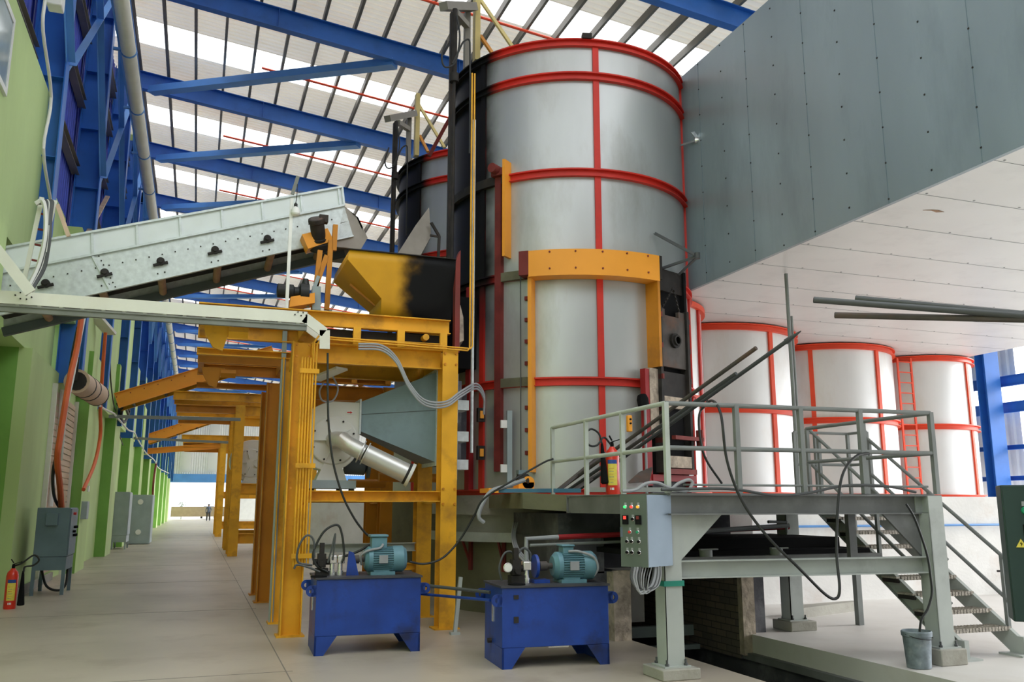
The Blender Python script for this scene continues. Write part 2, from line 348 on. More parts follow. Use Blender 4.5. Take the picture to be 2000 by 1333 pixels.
# ---- left wall: masonry panels and pilasters
WX = -2.95
w = MB()
w.box(-3.7, -3.5, -6, 17.5, 0, 4.55)                       # near bay, set back
w.box(-3.7, -3.5, -6, 13.0, 4.55, 5.3)
w.box(-3.7, -2.72, 4, 16.35, 5.3, 8.35)
w.box(-3.7, -2.60, 11.9, 12.80, 4.0, 5.3)
w.box(-3.7, WX, 17.5, 112, 0, 4.4)
y = 18.8
tops = [7.8, 7.2, 8.2, 9.4, 7.6, 8.0, 9.0, 8.4, 7.6, 9, 8, 8.4, 9, 8, 8.6, 8, 9]
for i, tz in enumerate(tops):
    y0 = 17.5 + i*5.5
    w.box(-3.7, -3.08 if i == 0 else -2.74, y0-1.75 if i == 0 else y0-1.9, y0+3.05, 4.4, tz)
struct('wall_left', w, 'green_light')
w = MB()
PIL = [(17.5, 19.3, -3.17, 5.0), (23.75, 25.6, -2.63, 5.4), (31.2, 33.2, -2.63, 6.2), (38.2, 40.2, -2.63, 6.6), (46, 48, -2.63, 6.4), (54, 56, -2.63, 6.4), (62, 64, -2.63, 6), (70, 72, -2.63, 6), (78, 80, -2.6, 6), (86, 88, -2.6, 6), (95, 97, -2.6, 6)]
for y0, y1, x, z in PIL: w.box(-3.5, x-0.004, y0+0.003, y1, 0, z)
struct('trim_3', w, 'green_light')
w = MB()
for y0, y1, x, z in PIL[:-1]: w.box(-3.5 if x < -3 else WX, x, y0-0.012, y0+0.002, 0, z)     # near sides in a deeper green
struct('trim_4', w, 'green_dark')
w = MB()
for yy, z0, z1 in ((32.0, 9.0, 15.0), (43.0, 8, 14), (27.5, 5.0, 8.6), (20.4, 5.5, 7.6)): w.box(-3.3, -2.72, yy, yy+0.9, z0, z1)
struct('trim_5', w, 'green_light')
w = MB(); w.box(-4.6, -4.5, 4, 18, 0, 9); w.box(-4.5, -3.72, 17.6, 17.7, 0, 9); struct('wall_left_dark_backing', w, 'concrete_dark')  # added dark backing; shade inside the wall opening put into its colour
w = MB(); w.box(-2.9, -2.86, 17.46, 22.0, 0.0, 0.16)
struct('baseboard_left', w, 'concrete')
# window at the far left edge
w = thing('window_1', 'white framed window in the green wall, top left corner', 'window', (-2.7, 11.4, 6.3)); w['kind'] = 'structure'
mb = MB(); mb.box(-2.72, -2.68, 11.0, 11.08, 6.9, 8.0); mb.box(-2.72, -2.68, 12.22, 12.3, 6.9, 8.0); mb.box(-2.72, -2.68, 11.08, 12.22, 6.9, 6.98); mb.box(-2.72, -2.68, 11.08, 12.22, 7.92, 8.0)
mb.build('window_frame', 'window_white', w)
mb = MB(); mb.box(-2.715, -2.69, 11.08, 12.22, 6.98, 7.92); mb.build('pane', 'window_glass', w)

# ---- blue corrugated cladding above the masonry (corrugations run up the wall)
def corrugated(x, y0, y1, z0, z1, pitch=0.25, depth=0.05):
    mb = MB(); n = int((y1-y0)/pitch); v = []
    for i in range(n):
        ya = y0+i*pitch
        for dy, dx in ((0, 0), (0.35*pitch, 0), (0.5*pitch, depth), (0.85*pitch, depth)): v.append((x+dx, ya+dy))
    v.append((x, y0+n*pitch)); m_ = len(v)
    mb.add([(a, b, z0) for a, b in v]+[(a, b, z1) for a, b in v], [(i, i+1, m_+i+1, m_+i) for i in range(m_-1)]); return mb
struct('wall_cladding', corrugated(-3.15, 8, 108, 7.0, 14.6), 'blue_cladding')
for i, z in enumerate((9.0, 10.6, 12.2, 13.4)):
    mb = MB()
    for k in range(18):
        y0 = 9.9+k*5.5; mb.channel((-3.0, y0+0.2, z), (-3.0, y0+5.3, z), 0.16, 0.22, 0.01)
    tag(mb.build('wall_girt', 'grey_steel'), ['lowest', 'second lowest', 'third', 'topmost'][i] + ' dark grey girt rail along the blue sheet wall', 'girt', None)
# roof plane
def rz(X): return 13.75-0.118*(X+2.24)           # underside of rafters
RY = [9.8+5.5*k for k in range(18)]              # rafter / column lines
ORD = ['first', 'second', 'third', 'fourth', 'fifth', 'sixth', 'seventh', 'eighth', 'ninth', 'tenth', 'eleventh', 'twelfth', 'thirteenth', 'fourteenth', 'fifteenth', 'sixteenth', 'seventeenth', 'eighteenth']
for i, Y in enumerate(RY):
    c = thing('wall_column', 'blue steel I-section wall column on the left, %s along the hall from the camera' % ORD[i], 'column', (-2.75, Y, 4.2 if i > 1 else 5.4))
    mb = MB(); mb.ibeam((-2.75, Y, 4.2 if i > 1 else 5.4), (-2.75, Y, 14.3), 0.34, 0.52, 0.02, 0.014, up=(1, 0, 0)); mb.build('shaft', 'blue_steel', c)
    mb = MB()
    for z in (7.2, 8.6, 10, 11.4, 12.8): mb.box(-2.98, -2.52, Y-0.15, Y+0.15, z, z+0.015)
    mb.build('stiffener_plates', 'blue_steel', c)
    if i < 17:
        mb = MB()
        b = thing('cross_brace', 'pale blue X brace between wall columns, %s bay from the camera' % ORD[i], 'brace', (-2.45, Y, 6))
        for (za, zb) in ((8.9, 13.6), (13.6, 8.9)):
            mb = MB(); mb.angle((-2.44, Y+0.1, za), (-2.44, Y+5.4, zb), 0.13, 0.13, 0.012, up=(1, 0, 0)); mb.build('brace_angle', 'blue_light', b)
    r = thing('roof_rafter', 'deep blue steel I-beam rafter carrying the roof, %s along the hall from the camera' % ORD[i], 'rafter', (-2.9, Y, 13.8))
    mb = MB(); mb.ibeam((-2.9, Y, rz(-2.9)+0.27), (27, Y, rz(27)+0.27), 0.22, 0.54, 0.022, 0.014); mb.build('beam', 'blue_steel', r)
    mb = MB()
    for X in (1.2, 5.9, 8.0, 13): mb.box(X, X+0.015, Y-0.1, Y+0.1, rz(X)+0.02, rz(X)+0.52)
    mb.build('splice_plates', 'blue_steel', r)
    if 0 < i < 17:
        mb = MB(); mb.bar((-2.0, Y+5.4, rz(-2)-0.02), (4.2, Y+0.1, rz(4.2)+0.02), 0.30, 0.20)
        tag(mb.build('roof_brace', 'blue_light'), 'light blue diagonal roof brace from column line, %s from the camera' % ORD[i], 'brace')
    if i > 0 :
        mb = MB(); X0 = 1.0 if i == 2 else 0.1
        mb.tube([(X0, Y+3.2, rz(X0)+0.50), (20, Y+3.2, rz(20)+0.50)], 0.035, 6)
        tag(mb.build('sprinkler_pipe', 'orange_red'), 'thin red pipe running under the roof across the hall, %s from the camera' % ORD[i], 'pipe')
# purlins
p0 = None
for k in range(38):
    X = -2.35+k*0.78
    if p0 is None:
        mb = MB(); mb.channel((0, 8, 0), (0, 108, 0), 0.07, 0.2, 0.008); p0 = mb.build('roof_purlin', 'grey_steel')
        tag(p0, 'dark grey steel purlin running the length of the hall under the roof sheets', 'purlin', 'roof purlins'); o = p0
    else:
        o = p0.copy(); COL.objects.link(o)
    o.location = (X, 0, rz(X)+0.65)
# roof sheets (ribs across the hall) with translucent strips
def rzt(X): return rz(X)+0.78
def sheet(y0, y1, x0=-3.8, x1=28, pitch=0.2, d=0.035):
    mb = MB(); n = max(1, int(round((y1-y0)/pitch))); p = (y1-y0)/n; v = []
    for i in range(n):
        for dy, dz in ((0, 0), (0.6*p, 0), (0.68*p, d), (0.92*p, d)): v.append((y0+i*p+dy, dz))
    v.append((y1, 0)); m_ = len(v)
    mb.add([(x0, a, rzt(x0)+b) for a, b in v]+[(x1, a, rzt(x1)+b) for a, b in v], [(i, i+1, m_+i+1, m_+i) for i in range(m_-1)]); return mb
mb_o = MB(); k = 0; prev = 5.0
strips = [(Y+2.75, Y+4.15) for Y in RY if Y+4.2 < 106]
strips[1] = (17.45, 18.75)
n_sk = 1
for a, b in strips:
    s_ = sheet(prev, a); mb_o.add(s_.v, s_.f); prev = b
    k = n_sk; o = sheet(a, b).build('window_%d' % (k+1), 'skylight_sheet'); o['kind'] = 'structure'; n_sk += 1
s_ = sheet(prev, 108); mb_o.add(s_.v, s_.f)
struct('ceiling', mb_o, 'roof_sheet')
# eaves channel and downpipe-sized pipe that runs along the hall
mb = MB(); mb.channel((-1.98, 8, 9.75+1.5), (-1.98, 105.4, 9.75+1.5), 0.3, 0.34, 0.02, side=1)
tag(mb.build('eaves_girder', 'blue_light'), 'blue channel girder running along the left side under the roof, beside the grey pipe', 'girder')
pz = at(300, 430, X=-1.72).z
mb = MB(); mb.tube([(-1.72, 8, pz), (-1.72, 105.4, pz)], 0.135, 14)
gp = thing('gutter_pipe', 'thick grey drain pipe running along the hall beside the blue channel', 'pipe', (-1.72, 8, pz))
mb.build('pipe', 'cream_paint', gp)
mb = MB()
for k in range(48): mb.ring(0, 0, .135, .15, 0, .03, n=12)
for k in range(30):
    yk = 14+k*2.6; mb2 = MB(); mb2.tube([(-1.72, yk, pz), (-1.72, yk+0.04, pz)], 0.15, 14); mb2.bar((-1.99, yk+.02, pz), (-1.72, yk+.02, pz), .05, .05)
    mb2.build('clamp', 'blue_light', gp)
# end wall
w = thing('wall_end', 'white corrugated end wall with a large doorway', 'wall', (0, 106, 0)); w['kind'] = 'structure'
mb = MB(); n = 130
v = []
for i in range(n):
    x0 = -3.6+i*0.25
    for dx, dy in ((0, 0), (.1, 0), (.13, .05), (.22, .05)): v.append((x0+dx, 106-dy))
m_ = len(v); mb.add([(a, b, 5.1) for a, b in v]+[(a, b, 14.5) for a, b in v], [(i, i+1, m_+i+1, m_+i) for i in range(m_-1)])
mb.build('sheet', 'white_sheet', w)
mb = MB(); mb.box(-3.6, 27, 105.6, 105.95, 4.15, 5.1); mb.build('lintel', 'blue_light', w)
mb = MB(); mb.box(4.5, 27, 105.8, 106, 0, 4.1); mb.build('side_panel', 'white_sheet', w)
mb = MB(); mb.box(-2.6, 12, 108, 108.25, 0.35, 1.45); struct('wall_yard', mb, 'tan_wall')
for k, (xa, xb) in enumerate(((-1.9, -0.8), (1.0, 2.1))):
    mb = MB(); mb.box(xa, xb, 105.6, 105.62, 5.3, 12); o = struct('window_%d' % (40+k), mb, 'skylight_sheet')
mb = MB(); mb.box(-3.7, 24, -9.2, -9, 0, 15); struct('wall_back', mb, 'grey_steel')
mb = MB(); mb.box(22.0, 22.1, -9, 15, 5.6, 12); struct('wall_right_front', mb, 'white_sheet')
# right wall: white sheet, blue columns and rails
mb = MB(); s_ = corrugated(20.6, 17.3, 60, 1.8, 4.3); struct('wall_right', s_, 'white_sheet')
mb = MB(); s_ = corrugated(20.6, 17.3, 60, 5.0, 9.5); struct('wall_right_upper', s_, 'white_sheet')
for i, Y in enumerate((17.3, 26, 34)):
    mb = MB(); mb.ibeam((19.6, Y, 0), (19.6, Y, 11), 0.5, 0.3, 0.02, 0.014, up=(0, 1, 0))
    tag(mb.build('side_column', 'blue_steel'), 'blue steel column beyond the red-banded tanks at far right, %s of the row' % ORD[i], 'column')
for i, z in enumerate((2.3, 3.1, 4.15, 4.85)):
    mb = MB(); mb.channel((20.1, 16.6, z), (20.1, 40, z), 0.1, 0.12 if i < 2 else 0.28, 0.01, side=-1)
    tag(mb.build('side_rail', 'blue_steel'), '%s blue rail across the white sheet wall at far right' % ['lowest', 'second lowest', 'second highest', 'topmost'][i], 'rail')

# =================================================================== KILNS
def ribs(mb, cx, cy, R, ang, z0, z1, w=0.1, d=0.05):
    a = radians(ang); ca, sa = cos(a), sin(a); t = Vector((-sa, ca, 0)); r = Vector((ca, sa, 0))
    c = Vector((cx, cy, 0))+r*(R+d/2-0.01)
    mb.prism([c+r*dd+t*ww+Vector((0, 0, z0)) for dd, ww in ((-d/2, -w/2), (d/2, -w/2), (d/2, w/2), (-d/2, w/2))], (0, 0, z1-z0)); return mb
def kiln(cx, cy, label, ringz, angs, shellmat, R=2.15, base=1.76, top=9.2, redmat='red_hoop', hidden=None, rim=0.08, rh=0.11):
    k = thing('kiln', label, 'kiln', (cx, cy, base))
    mb = MB(); mb.ring(cx, cy, R-0.06, R, base, top, n=96); mb.box(cx-.01, cx+.01, cy-.01, cy+.01, base, base+.01); mb.build('shell', shellmat, k)
    for z in ringz:
        mb = MB(); mb.ring(cx, cy, R-0.005, R+rim, z-0.012, z+0.012, n=96); mb.ring(cx, cy, R-0.005, R+0.022, z-rh, z+0.012, n=96) ; mb.ring(cx, cy, R-0.005, R+rim, z-rh-0.012, z-rh, n=96)
        mb.build('hoop', redmat, k)
    zs = [base]+sorted(ringz)
    for a in angs:
        for z0, z1 in zip(zs[:-1], zs[1:]):
            if z1-z0 < 0.4: continue
            if hidden and hidden(a, z0): continue
            mb = MB(); ribs(mb, cx, cy, R, a, z0, z1-rh-0.01); mb.build('rib', redmat, k)
    return k
KX, KY, KR = 6.2, 14.3, 2.15
shell = MATS['steel_shell']
# soot over the left (loading) side of the kilns: object x below about -1.6 from the axis, and high up
soot_mask(shell, 'X', -1.72, -1.97, noise=0.24, mscale=1.2, second=('Z', 1.4, 3.0))
mat('red_hoop', (0.62, 0.030, 0.018), 0.5, var=0.15, scale=1.2, stain=(0.25, 0.02, 0.02), stain_amt=0.4); soot_mask(MATS['red_hoop'], 'X', -1.74, -1.93, noise=0.15, mscale=2, second=('Z', 2.0, 3.6))
RINGZ = [1.84, 3.55, 5.29, 6.97, 8.66, 9.26]
K1 = kiln(KX, KY, 'large steel clad kiln tower with red hoops, nearest, in the centre', RINGZ, [-154, -100, -35.5, 20, 80, 140], 'steel_shell', R=KR,
          hidden=lambda a, z: False)
# lower annex shell standing out to the right of the kiln
mb = MB(); mb.ring(7.29, 15.2, 1.86, 1.92, 1.76, 5.2, n=96); mb.build('annex_shell', 'tank_shell', K1)
for z in (1.84, 3.55, 5.28):
    mb = MB(); mb.ring(7.29, 15.2, 1.915, 2.0, z-0.1, z, n=96); mb.build('annex_hoop', 'orange_red', K1)
for a in (-47, -20):
    mb = MB(); ribs(mb, 7.29, 15.2, 1.92, a, 1.84, 5.2); mb.build('annex_rib', 'red_paint', K1)
# left side extra rib and rusty guide rail on kiln 1
def polar(a, r, z, cx=KX, cy=KY): return Vector((cx+r*cos(radians(a)), cy+r*sin(radians(a)), z))
mb = MB(); ribs(mb, KX, KY, KR, -161.5, 1.84, 5.2, w=0.12, d=0.1); mb.build('rib', 'dark_red', K1)
mb = MB(); ribs(mb, KX, KY, KR, -144, 2.12, 7.0, w=0.12, d=0.10); mb.build('guide_rail', 'maroon', K1)
mb = MB(); ribs(mb, KX, KY, KR, -139.3, 5.55, 7.2, w=0.05, d=0.22); mb.build('edge_strip', 'orange_paint', K1)
mb = MB(); mb.bar(polar(-146, KR+.12, 7.02), polar(-139.5, KR+.12, 7.02), 0.12, 0.12); mb.cyl(polar(-143.5, KR+.1, 7.06), polar(-143.5, KR+.30, 7.06), .08, n=14)
mb.build('pivot_bracket', 'maroon', K1)
# cover strips where hoops pass the bare shell (unpainted grey-green hoop lengths)
for z in (3.56, 5.295):
    mb = MB(); mb.ring(KX, KY, KR+.02, KR+.086, z-0.13, z+.014, -143.5, -129.6, n=96); mb.build('hoop_cover', 'concrete_green', K1)
mb = MB(); mb.ring(KX, KY, KR+.02, KR+.09, 6.84, 6.99, -176, -140, n=96); mb.build('hoop_cover', 'dark_iron', K1)
# orange portal
mb = MB(); mb.ring(KX, KY, KR+.02, KR+.30, 5.13, 5.55, -128, -76.5, n=120); mb.build('portal_header', 'orange_paint', K1)
mb = MB(); mb.ring(KX, KY, KR+.02, KR+.302, 5.165, 5.555, -131.8, -128, n=120); mb.build('header_end', 'maroon', K1)
mb = MB(); mb.ring(KX, KY, KR+.02, KR+.302, 5.165, 5.555, -76.5, -75.2, n=120); mb.build('header_end', 'dark_iron', K1)
mb = MB(); ribs(mb, KX, KY, KR, -128.3, 2.1, 5.17, w=0.06, d=0.22); mb.build('portal_post', 'orange_paint', K1)
mb = MB(); ribs(mb, KX, KY, KR, -77.0, 3.75, 5.17, w=0.05, d=0.30); mb.build('portal_post', 'amber_and_shaded_yellow', K1)
mb = MB()
for z in [2.4, 2.75, 3.1, 3.45, 3.8, 4.15, 4.5, 4.85]:
    ribs(mb, KX, KY, KR, -131.2, z-.03, z+.03, w=0.05, d=0.06)
mb.build('hinge_lug', 'maroon', K1)
mb = MB()
for a in (-120, -110.5, -100.5, -91, -82):
    for z in (5.24, 5.51): mb.cyl(polar(a, KR+.295, z), polar(a, KR+.315, z), .015, n=8)
mb.build('header_bolt', 'maroon', K1)
# fire door bay
def facebox(mb, a, r0, r1, w0, w1, z0, z1, cx=KX, cy=KY):
    a = radians(a); r = Vector((cos(a), sin(a), 0)); t = Vector((-sin(a), cos(a), 0)); c = Vector((cx, cy, 0))
    mb.prism([c+r*p+t*q+Vector((0, 0, z0)) for p, q in ((r0, w0), (r1, w0), (r1, w1), (r0, w1))], (0, 0, z1-z0)); return mb
DA = -66.5
mb = MB(); facebox(mb, DA, KR-.1, KR+.06, -.40, .45, 2.05, 5.2); mb.build('bay_plate', 'black', K1)
mb = MB(); facebox(mb, DA, KR-.12, KR+.14, .38, .445, 2.3, 5.45); mb.build('bay_cheek', 'black', K1)
mb = MB(); facebox(mb, DA, KR-.3, KR+.10, -.40, .45, 5.05, 5.42); mb.build('bay_hood', 'dark_iron', K1)
for w_ in (-.38, .35):
    mb = MB(); facebox(mb, DA, KR+.06, KR+.22, w_-.03, w_+.03, 2.1, 4.75 if w_ < 0 else 4.75); mb.build('door_guide', 'dark_iron', K1)
mb = MB()
for z in (2.6, 3.1, 3.6, 4.1, 4.6):
    mb = MB(); facebox(mb, DA, KR+.06, KR+.25, -.41, -.375, z-.04, z+.04); mb.build('guide_lug', 'maroon', K1)
    mb = MB(); facebox(mb, DA, KR+.1, KR+.18, .44, .47, z-.04, z+.04); mb.build('guide_lug', 'maroon', K1)
mb = MB(); facebox(mb, DA, KR+.12, KR+.18, -.35, .31, 3.78, 4.62); facebox(mb, DA, KR+.12, KR+.18, -.35, -.22, 4.62, 4.72); facebox(mb, DA, KR+.12, KR+.18, .15, .30, 4.62, 4.72)
dr = mb.build('fire_door', 'door_iron', K1)
c_ = polar(DA, KR+.18, 4.22); n_ = Vector((cos(radians(DA)), sin(radians(DA)), 0))
mb = MB(); mb.lathe(c_, n_, [(0.06, 0), (0.12, 0), (0.12, 0.05), (0.085, 0.055), (0.085, .09), (0.06, .09)], 20, cap=False); mb.build('spy_hole', 'dark_iron', dr)
mb = MB(); mb.cyl(c_, c_+n_*.01, .06, n=16); mb.build('hole_plug', 'black', dr)
ap = polar(DA, KR+.20, 5.1)
for sx in (-1, 1):
    t_ = Vector((-sin(radians(DA)), cos(radians(DA)), 0)); e_ = polar(DA, KR+.16, 4.68)+t_*(-.30 if sx < 0 else .22)
    mb = MB(); N = 14
    for i in range(N):
        p, q = ap.lerp(e_, i/N), ap.lerp(e_, (i+1)/N); mb.bar(p, q, .035 if i % 2 else .012, .012 if i % 2 else .035)
    mb.build('chain', 'dark_iron', dr)
mb = MB(); facebox(mb, DA, KR+.03, KR+.16, -.40, .32, 3.30, 3.70); mb.build('lintel_plate', 'dark_iron', K1)
mb = MB(); facebox(mb, DA, KR+.02, KR+.20, -.38, .31, 3.12, 3.30)
mb.build('refractory_lintel', 'refractory', K1)
mb = MB(); facebox(mb, DA, KR+.02, KR+.15, -.62, -.40, 2.7, 3.72); mb.build('refractory_patch', 'refractory', K1)
mb = MB(); facebox(mb, DA, KR+.02, KR+.24, -.34, .28, 2.18, 2.36); mb.build('sill_block', 'refractory', K1)
mb = MB(); facebox(mb, DA, KR+.05, KR+.12, -.33, .26, 2.36, 3.12); mb.build('fire_opening', 'black', K1)
mb = MB(); facebox(mb, DA, KR+.06, KR+.28, -.36, .36, 2.08, 2.16); facebox(mb, DA, KR+.22, KR+.30, -.20, .56, 2.62, 2.68); facebox(mb, DA, KR+.20, KR+.32, .48, .50, 2.5, 2.8)
mb.build('hearth_plate', 'maroon', K1)
mb = MB(); facebox(mb, DA, KR+.04, KR+.14, -.72, -.60, 1.9, 3.7); facebox(mb, DA, KR+.04, KR+.16, -.62, .50, 1.97, 2.07); facebox(mb, DA, KR+.04, KR+.16, .36, .46, 1.8, 1.97)
mb.build('door_surround', 'dark_red', K1)
mb = MB(); facebox(mb, DA, KR+.0, KR+.05, -.5, .36, 1.78, 2.02); mb.build('ash_panel', 'concrete_dark', K1)
# bracket struts at the hood
tip = at(1362, 500, Y=11.75)
mb = MB()
for q in (at(1278, 455, Y=12.2), at(1280, 528, Y=12.3), at(1320, 540, Y=12.45)): mb.angle(q, tip, .05, .05, .008)
mb.cyl(tip-Vector((0, 0, .05)), tip+Vector((0, 0, .05)), .045, n=12)
mb.build('hoist_bracket', 'hose_grey', K1)
mb = MB(); mb.bar(polar(-104, KR, 9.30), polar(-104, KR+.12, 9.30), .16, .09); mb.build('top_stub', 'dark_iron', K1)
# box bolted to right rib (small aerator)
p_ = at(1330, 284, Y=12.9); q_ = at(1362, 274, Y=12.5)
mb = MB(); mb.cyl(p_, q_, .02, n=10); mb.lathe(q_, (q_-p_), [(0.05, -.04), (.06, 0), (.02, .05)], 14)
mb.prism([q_, q_+Vector((.16, 0, .10)), q_+Vector((.10, 0, -.09)), q_+Vector((.02, 0, -.08))], (0, .04, 0)); mb.prism([q_, q_+Vector((-.12, 0, .13)), q_+Vector((-.05, 0, .16)), q_+Vector((.05, 0, .03))], (0, .02, 0))
mb.build('air_nozzle', 'chrome', K1)

# ---- kiln 2 beyond, same pattern
K2 = kiln(6.2, 19.0, 'second steel clad kiln tower with red hoops, behind the nearest kiln', RINGZ, [-154, -120, -60, 0, 60, 120], 'steel_shell', R=KR)
for Yk_, lb_k, m_k in ((19.0, 'round greenish concrete plinth under the second kiln', 'concrete_green'), (31.5, 'pale stained concrete plinth under the third kiln, seen through the yellow frame', 'concrete_white')):
    q_ = thing('kiln_plinth', lb_k, 'plinth', (6.2, Yk_, 0)); mb = MB(); mb.ring(6.2, Yk_, .2, 2.32 if Yk_ < 30 else 3.4, 0, 1.72, n=64); mb.build('drum_wall', m_k, q_)
# ---- lower tanks to the right
TR = [1.85, 3.57, 5.28]
T2 = kiln(10.72, 16.85, 'largest pale red-banded tank, leftmost of the three under the white underside', TR, [-80, -20, 40, 100, 160], 'tank_shell', R=1.9, base=1.77, top=5.28, redmat='orange_red')
T3 = kiln(14.45, 17.75, 'middle pale red-banded tank of the three under the soffit', TR, [-133, -80, -20, 40, 100], 'tank_shell', R=1.75, base=1.77, top=5.28, redmat='orange_red')
T4 = kiln(17.7, 18.1, 'rightmost pale red-banded tank under the soffit', TR, [-150, -72, 0, 60, 120], 'tank_shell', R=1.5, base=1.77, top=5.28, redmat='orange_red')
for o in (T2, T3, T4): o.name = 'tank'; o['category'] = 'tank'
# ladder on the last tank
ld = thing('ladder', 'orange red fixed ladder climbing the left side of the rightmost tank', 'ladder', at(1765, 970, Y=17.0))
la, lb = at(1752, 700, Y=16.9), at(1778, 700, Y=16.9); la2, lb2 = Vector((la.x, 16.9, 1.85)), Vector((lb.x, 16.9, 1.85))
for a, b in ((la, la2), (lb, lb2)):
    mb = MB(); mb.bar(a, b, .05, .03); mb.build('stile', 'orange_red', ld)
for i in range(13):
    z = 2.0+i*.26; mb = MB(); mb.bar((la.x, 16.9, z), (lb.x, 16.9, z), .025, .025); mb.build('rung', 'orange_red', ld)

# ---- the big clad box over the tanks
BX, BZ, BT = 7.95, 5.32, 9.38
bx = thing('clad_chamber', 'huge grey sheet clad box overhead at right with white underside', 'chamber', (BX, 2, BZ))
mb = MB(); mb.box(BX, BX+.06, 1.0, 26, BZ, BT); mb.build('side_cladding', 'box_sheet', bx)
mb = MB(); mb.box(BX+.06, 18.3, 1.0, 26, BZ+.001, BZ+.06); mb.build('underside', 'soffit_sheet', bx)
mb = MB(); mb.box(BX+.06, 18.3, 1.0, 1.06, BZ+.06, BT); mb.box(18.24, 18.3, 1.06, 26, BZ+.06, BT); mb.box(BX+.06, 18.24, 1.06, 26, BT-.06, BT); mb.box(BX+.06, 18.24, 25.94, 26, BZ+.06, BT-.06); mb.build('casing', 'box_sheet', bx)
mb = MB()
for y in [2.6, 4.0, 5.4, 6.8, 8.2, 9.6, 11.0, 12.4]:
    mb.box(BX-.004, BX, y, y+.008, BZ, BT)
mb.build('sheet_joint', 'duct_grey', bx)
mb = MB()
for y in [2.6+.7*i for i in range(18)]:
    for j_ in range(9):
        z = BZ+.05+j_*.48+(0.12 if int(y*10) % 2 else 0); mb.box(BX-.008, BX, y-.010, y+.010, z, z+.02)
mb.build('rivets', 'dark_iron', bx)['kind'] = 'stuff'
mb = MB()
for y in [3.4+1.1*i for i in range(14)]:
    mb.box(BX+.06, 18.2, y, y+.006, BZ-.003, BZ)
    for j_ in range(13):
        mb.box(BX+.15+j_*.75, BX+.17+j_*.75, y-.05, y-.03, BZ-.006, BZ)
mb.build('underside_joint', 'cable_grey', bx)
e = at(1825, 412, Z=BZ-.002)
mb = MB(); mb.prism([e+Vector((dx, dy, -.004)) for dx, dy in ((-.16, .03), (-.05, .0), (.06, .035), (.15, -.01), (.04, -.035), (-.06, -.02))], (0, 0, .004)); mb.build('rust_tear', 'wood', bx)

# =================================================================== KILN BASES, CONCRETE
mb = MB(); mb.ring(KX, KY, 2.20, 2.42, 1.46, 1.72, -215, -112, n=96); mb.ring(KX, KY, 1.7, 2.30, 1.15, 1.46, -215, -140, n=96); mb.ring(KX, KY, 1.7, 2.38, 1.15, 1.47, -140, -112, n=96); mb.ring(KX, KY, 1.0, 2.26, 1.72, 1.76, n=96); mb.ring(KX, KY, 1.0, 2.2, 1.5, 1.72, -112, 145, n=96)
kb = thing('kiln_plinth', 'round concrete plinth with a curved ledge under the nearest kiln', 'plinth', (KX, KY, 0))
mb.build('ledge', 'concrete', kb)
mb = MB(); mb.ring(KX, KY, 1.7, 2.32, 0, 1.15, -250, -122, n=96); mb.build('drum_wall', 'concrete_green', kb)
mb = MB(); mb.ring(KX, KY, 2.32, 2.56, 1.10, 1.17, -195, -118, n=120); mb.ring(KX, KY, 2.55, 2.57, 1.06, 1.20, -195, -118, n=120)
ct = thing('curved_cable_shelf', 'pale green curved steel shelf on brackets around the kiln plinth', 'shelf', polar(-150, 2.4, 1.06)); mb.build('shelf', 'platform_grey', ct)
for a in (-172, -155, -139, -128):
    mb = MB(); facebox(mb, a, 2.33, 2.37, -.03, .03, .62, 1.08); mb.bar(polar(a, 2.37, .75), polar(a, 2.52, 1.07), .03, .03); mb.build('bracket', 'maroon', ct)
# front discharge block and platform slab
db = thing('discharge_housing', 'dark concrete discharge housing over the trench under the nearest kiln', 'housing', (5.9, 10.2, 0))
mb = MB(); mb.box(4.42, 5.05, 10.05, 12.2, 0, .80); mb.build('left_pier', 'concrete_dark', db)
mb = MB(); mb.box(4.83, 5.06, 9.86, 10.05, 0, .80); mb.box(4.83, 5.06, 9.86, 9.9, .8, .82); mb.build('brick_edge', 'refractory', db)
mb = MB(); mb.box(6.60, 6.62, 9.9, 15.5, -.3, .80); mb.build('tunnel_wall', 'brick', db)
mb = MB(); mb.box(6.62, 7.0, 9.9, 13.0, -.3, .80); mb.build('right_pier', 'concrete_dark', db)
mb = MB(); mb.box(6.60, 6.78, 9.80, 9.9, -.25, .80); mb.build('brick_edge', 'refractory', db)
mb = MB(); mb.box(4.42, 7.0, 10.6, 12.3, .80, 1.50); mb.build('lintel_block', 'concrete_dark', db)
mb = MB(); mb.box(4.40, 4.80, 10.05, 12.2, .78, 1.2); mb.build('shoulder', 'concrete_dark', db)
mb = MB(); mb.prism([(3.95, 10.65, 1.56), (4.45, 9.95, 1.52), (7.9, 9.95, 1.52), (7.9, 12.8, 1.52), (4.2, 12.8, 1.56)], (0, 0, .2)); mb.build('slab', 'concrete_green', db)
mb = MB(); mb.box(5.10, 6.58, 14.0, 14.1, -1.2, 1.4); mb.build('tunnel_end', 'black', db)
mb = MB(); mb.box(5.15, 5.95, 11.2, 11.35, .02, .80); mb.build('white_panel', 'concrete_white', db)
mb = MB(); mb.box(5.06, 6.6, 11.0, 11.1, -.16, -.02); mb.box(5.06, 6.6, 10.85, 10.95, -.32, -.26); mb.build('cross_member', 'cabinet_grey', db)
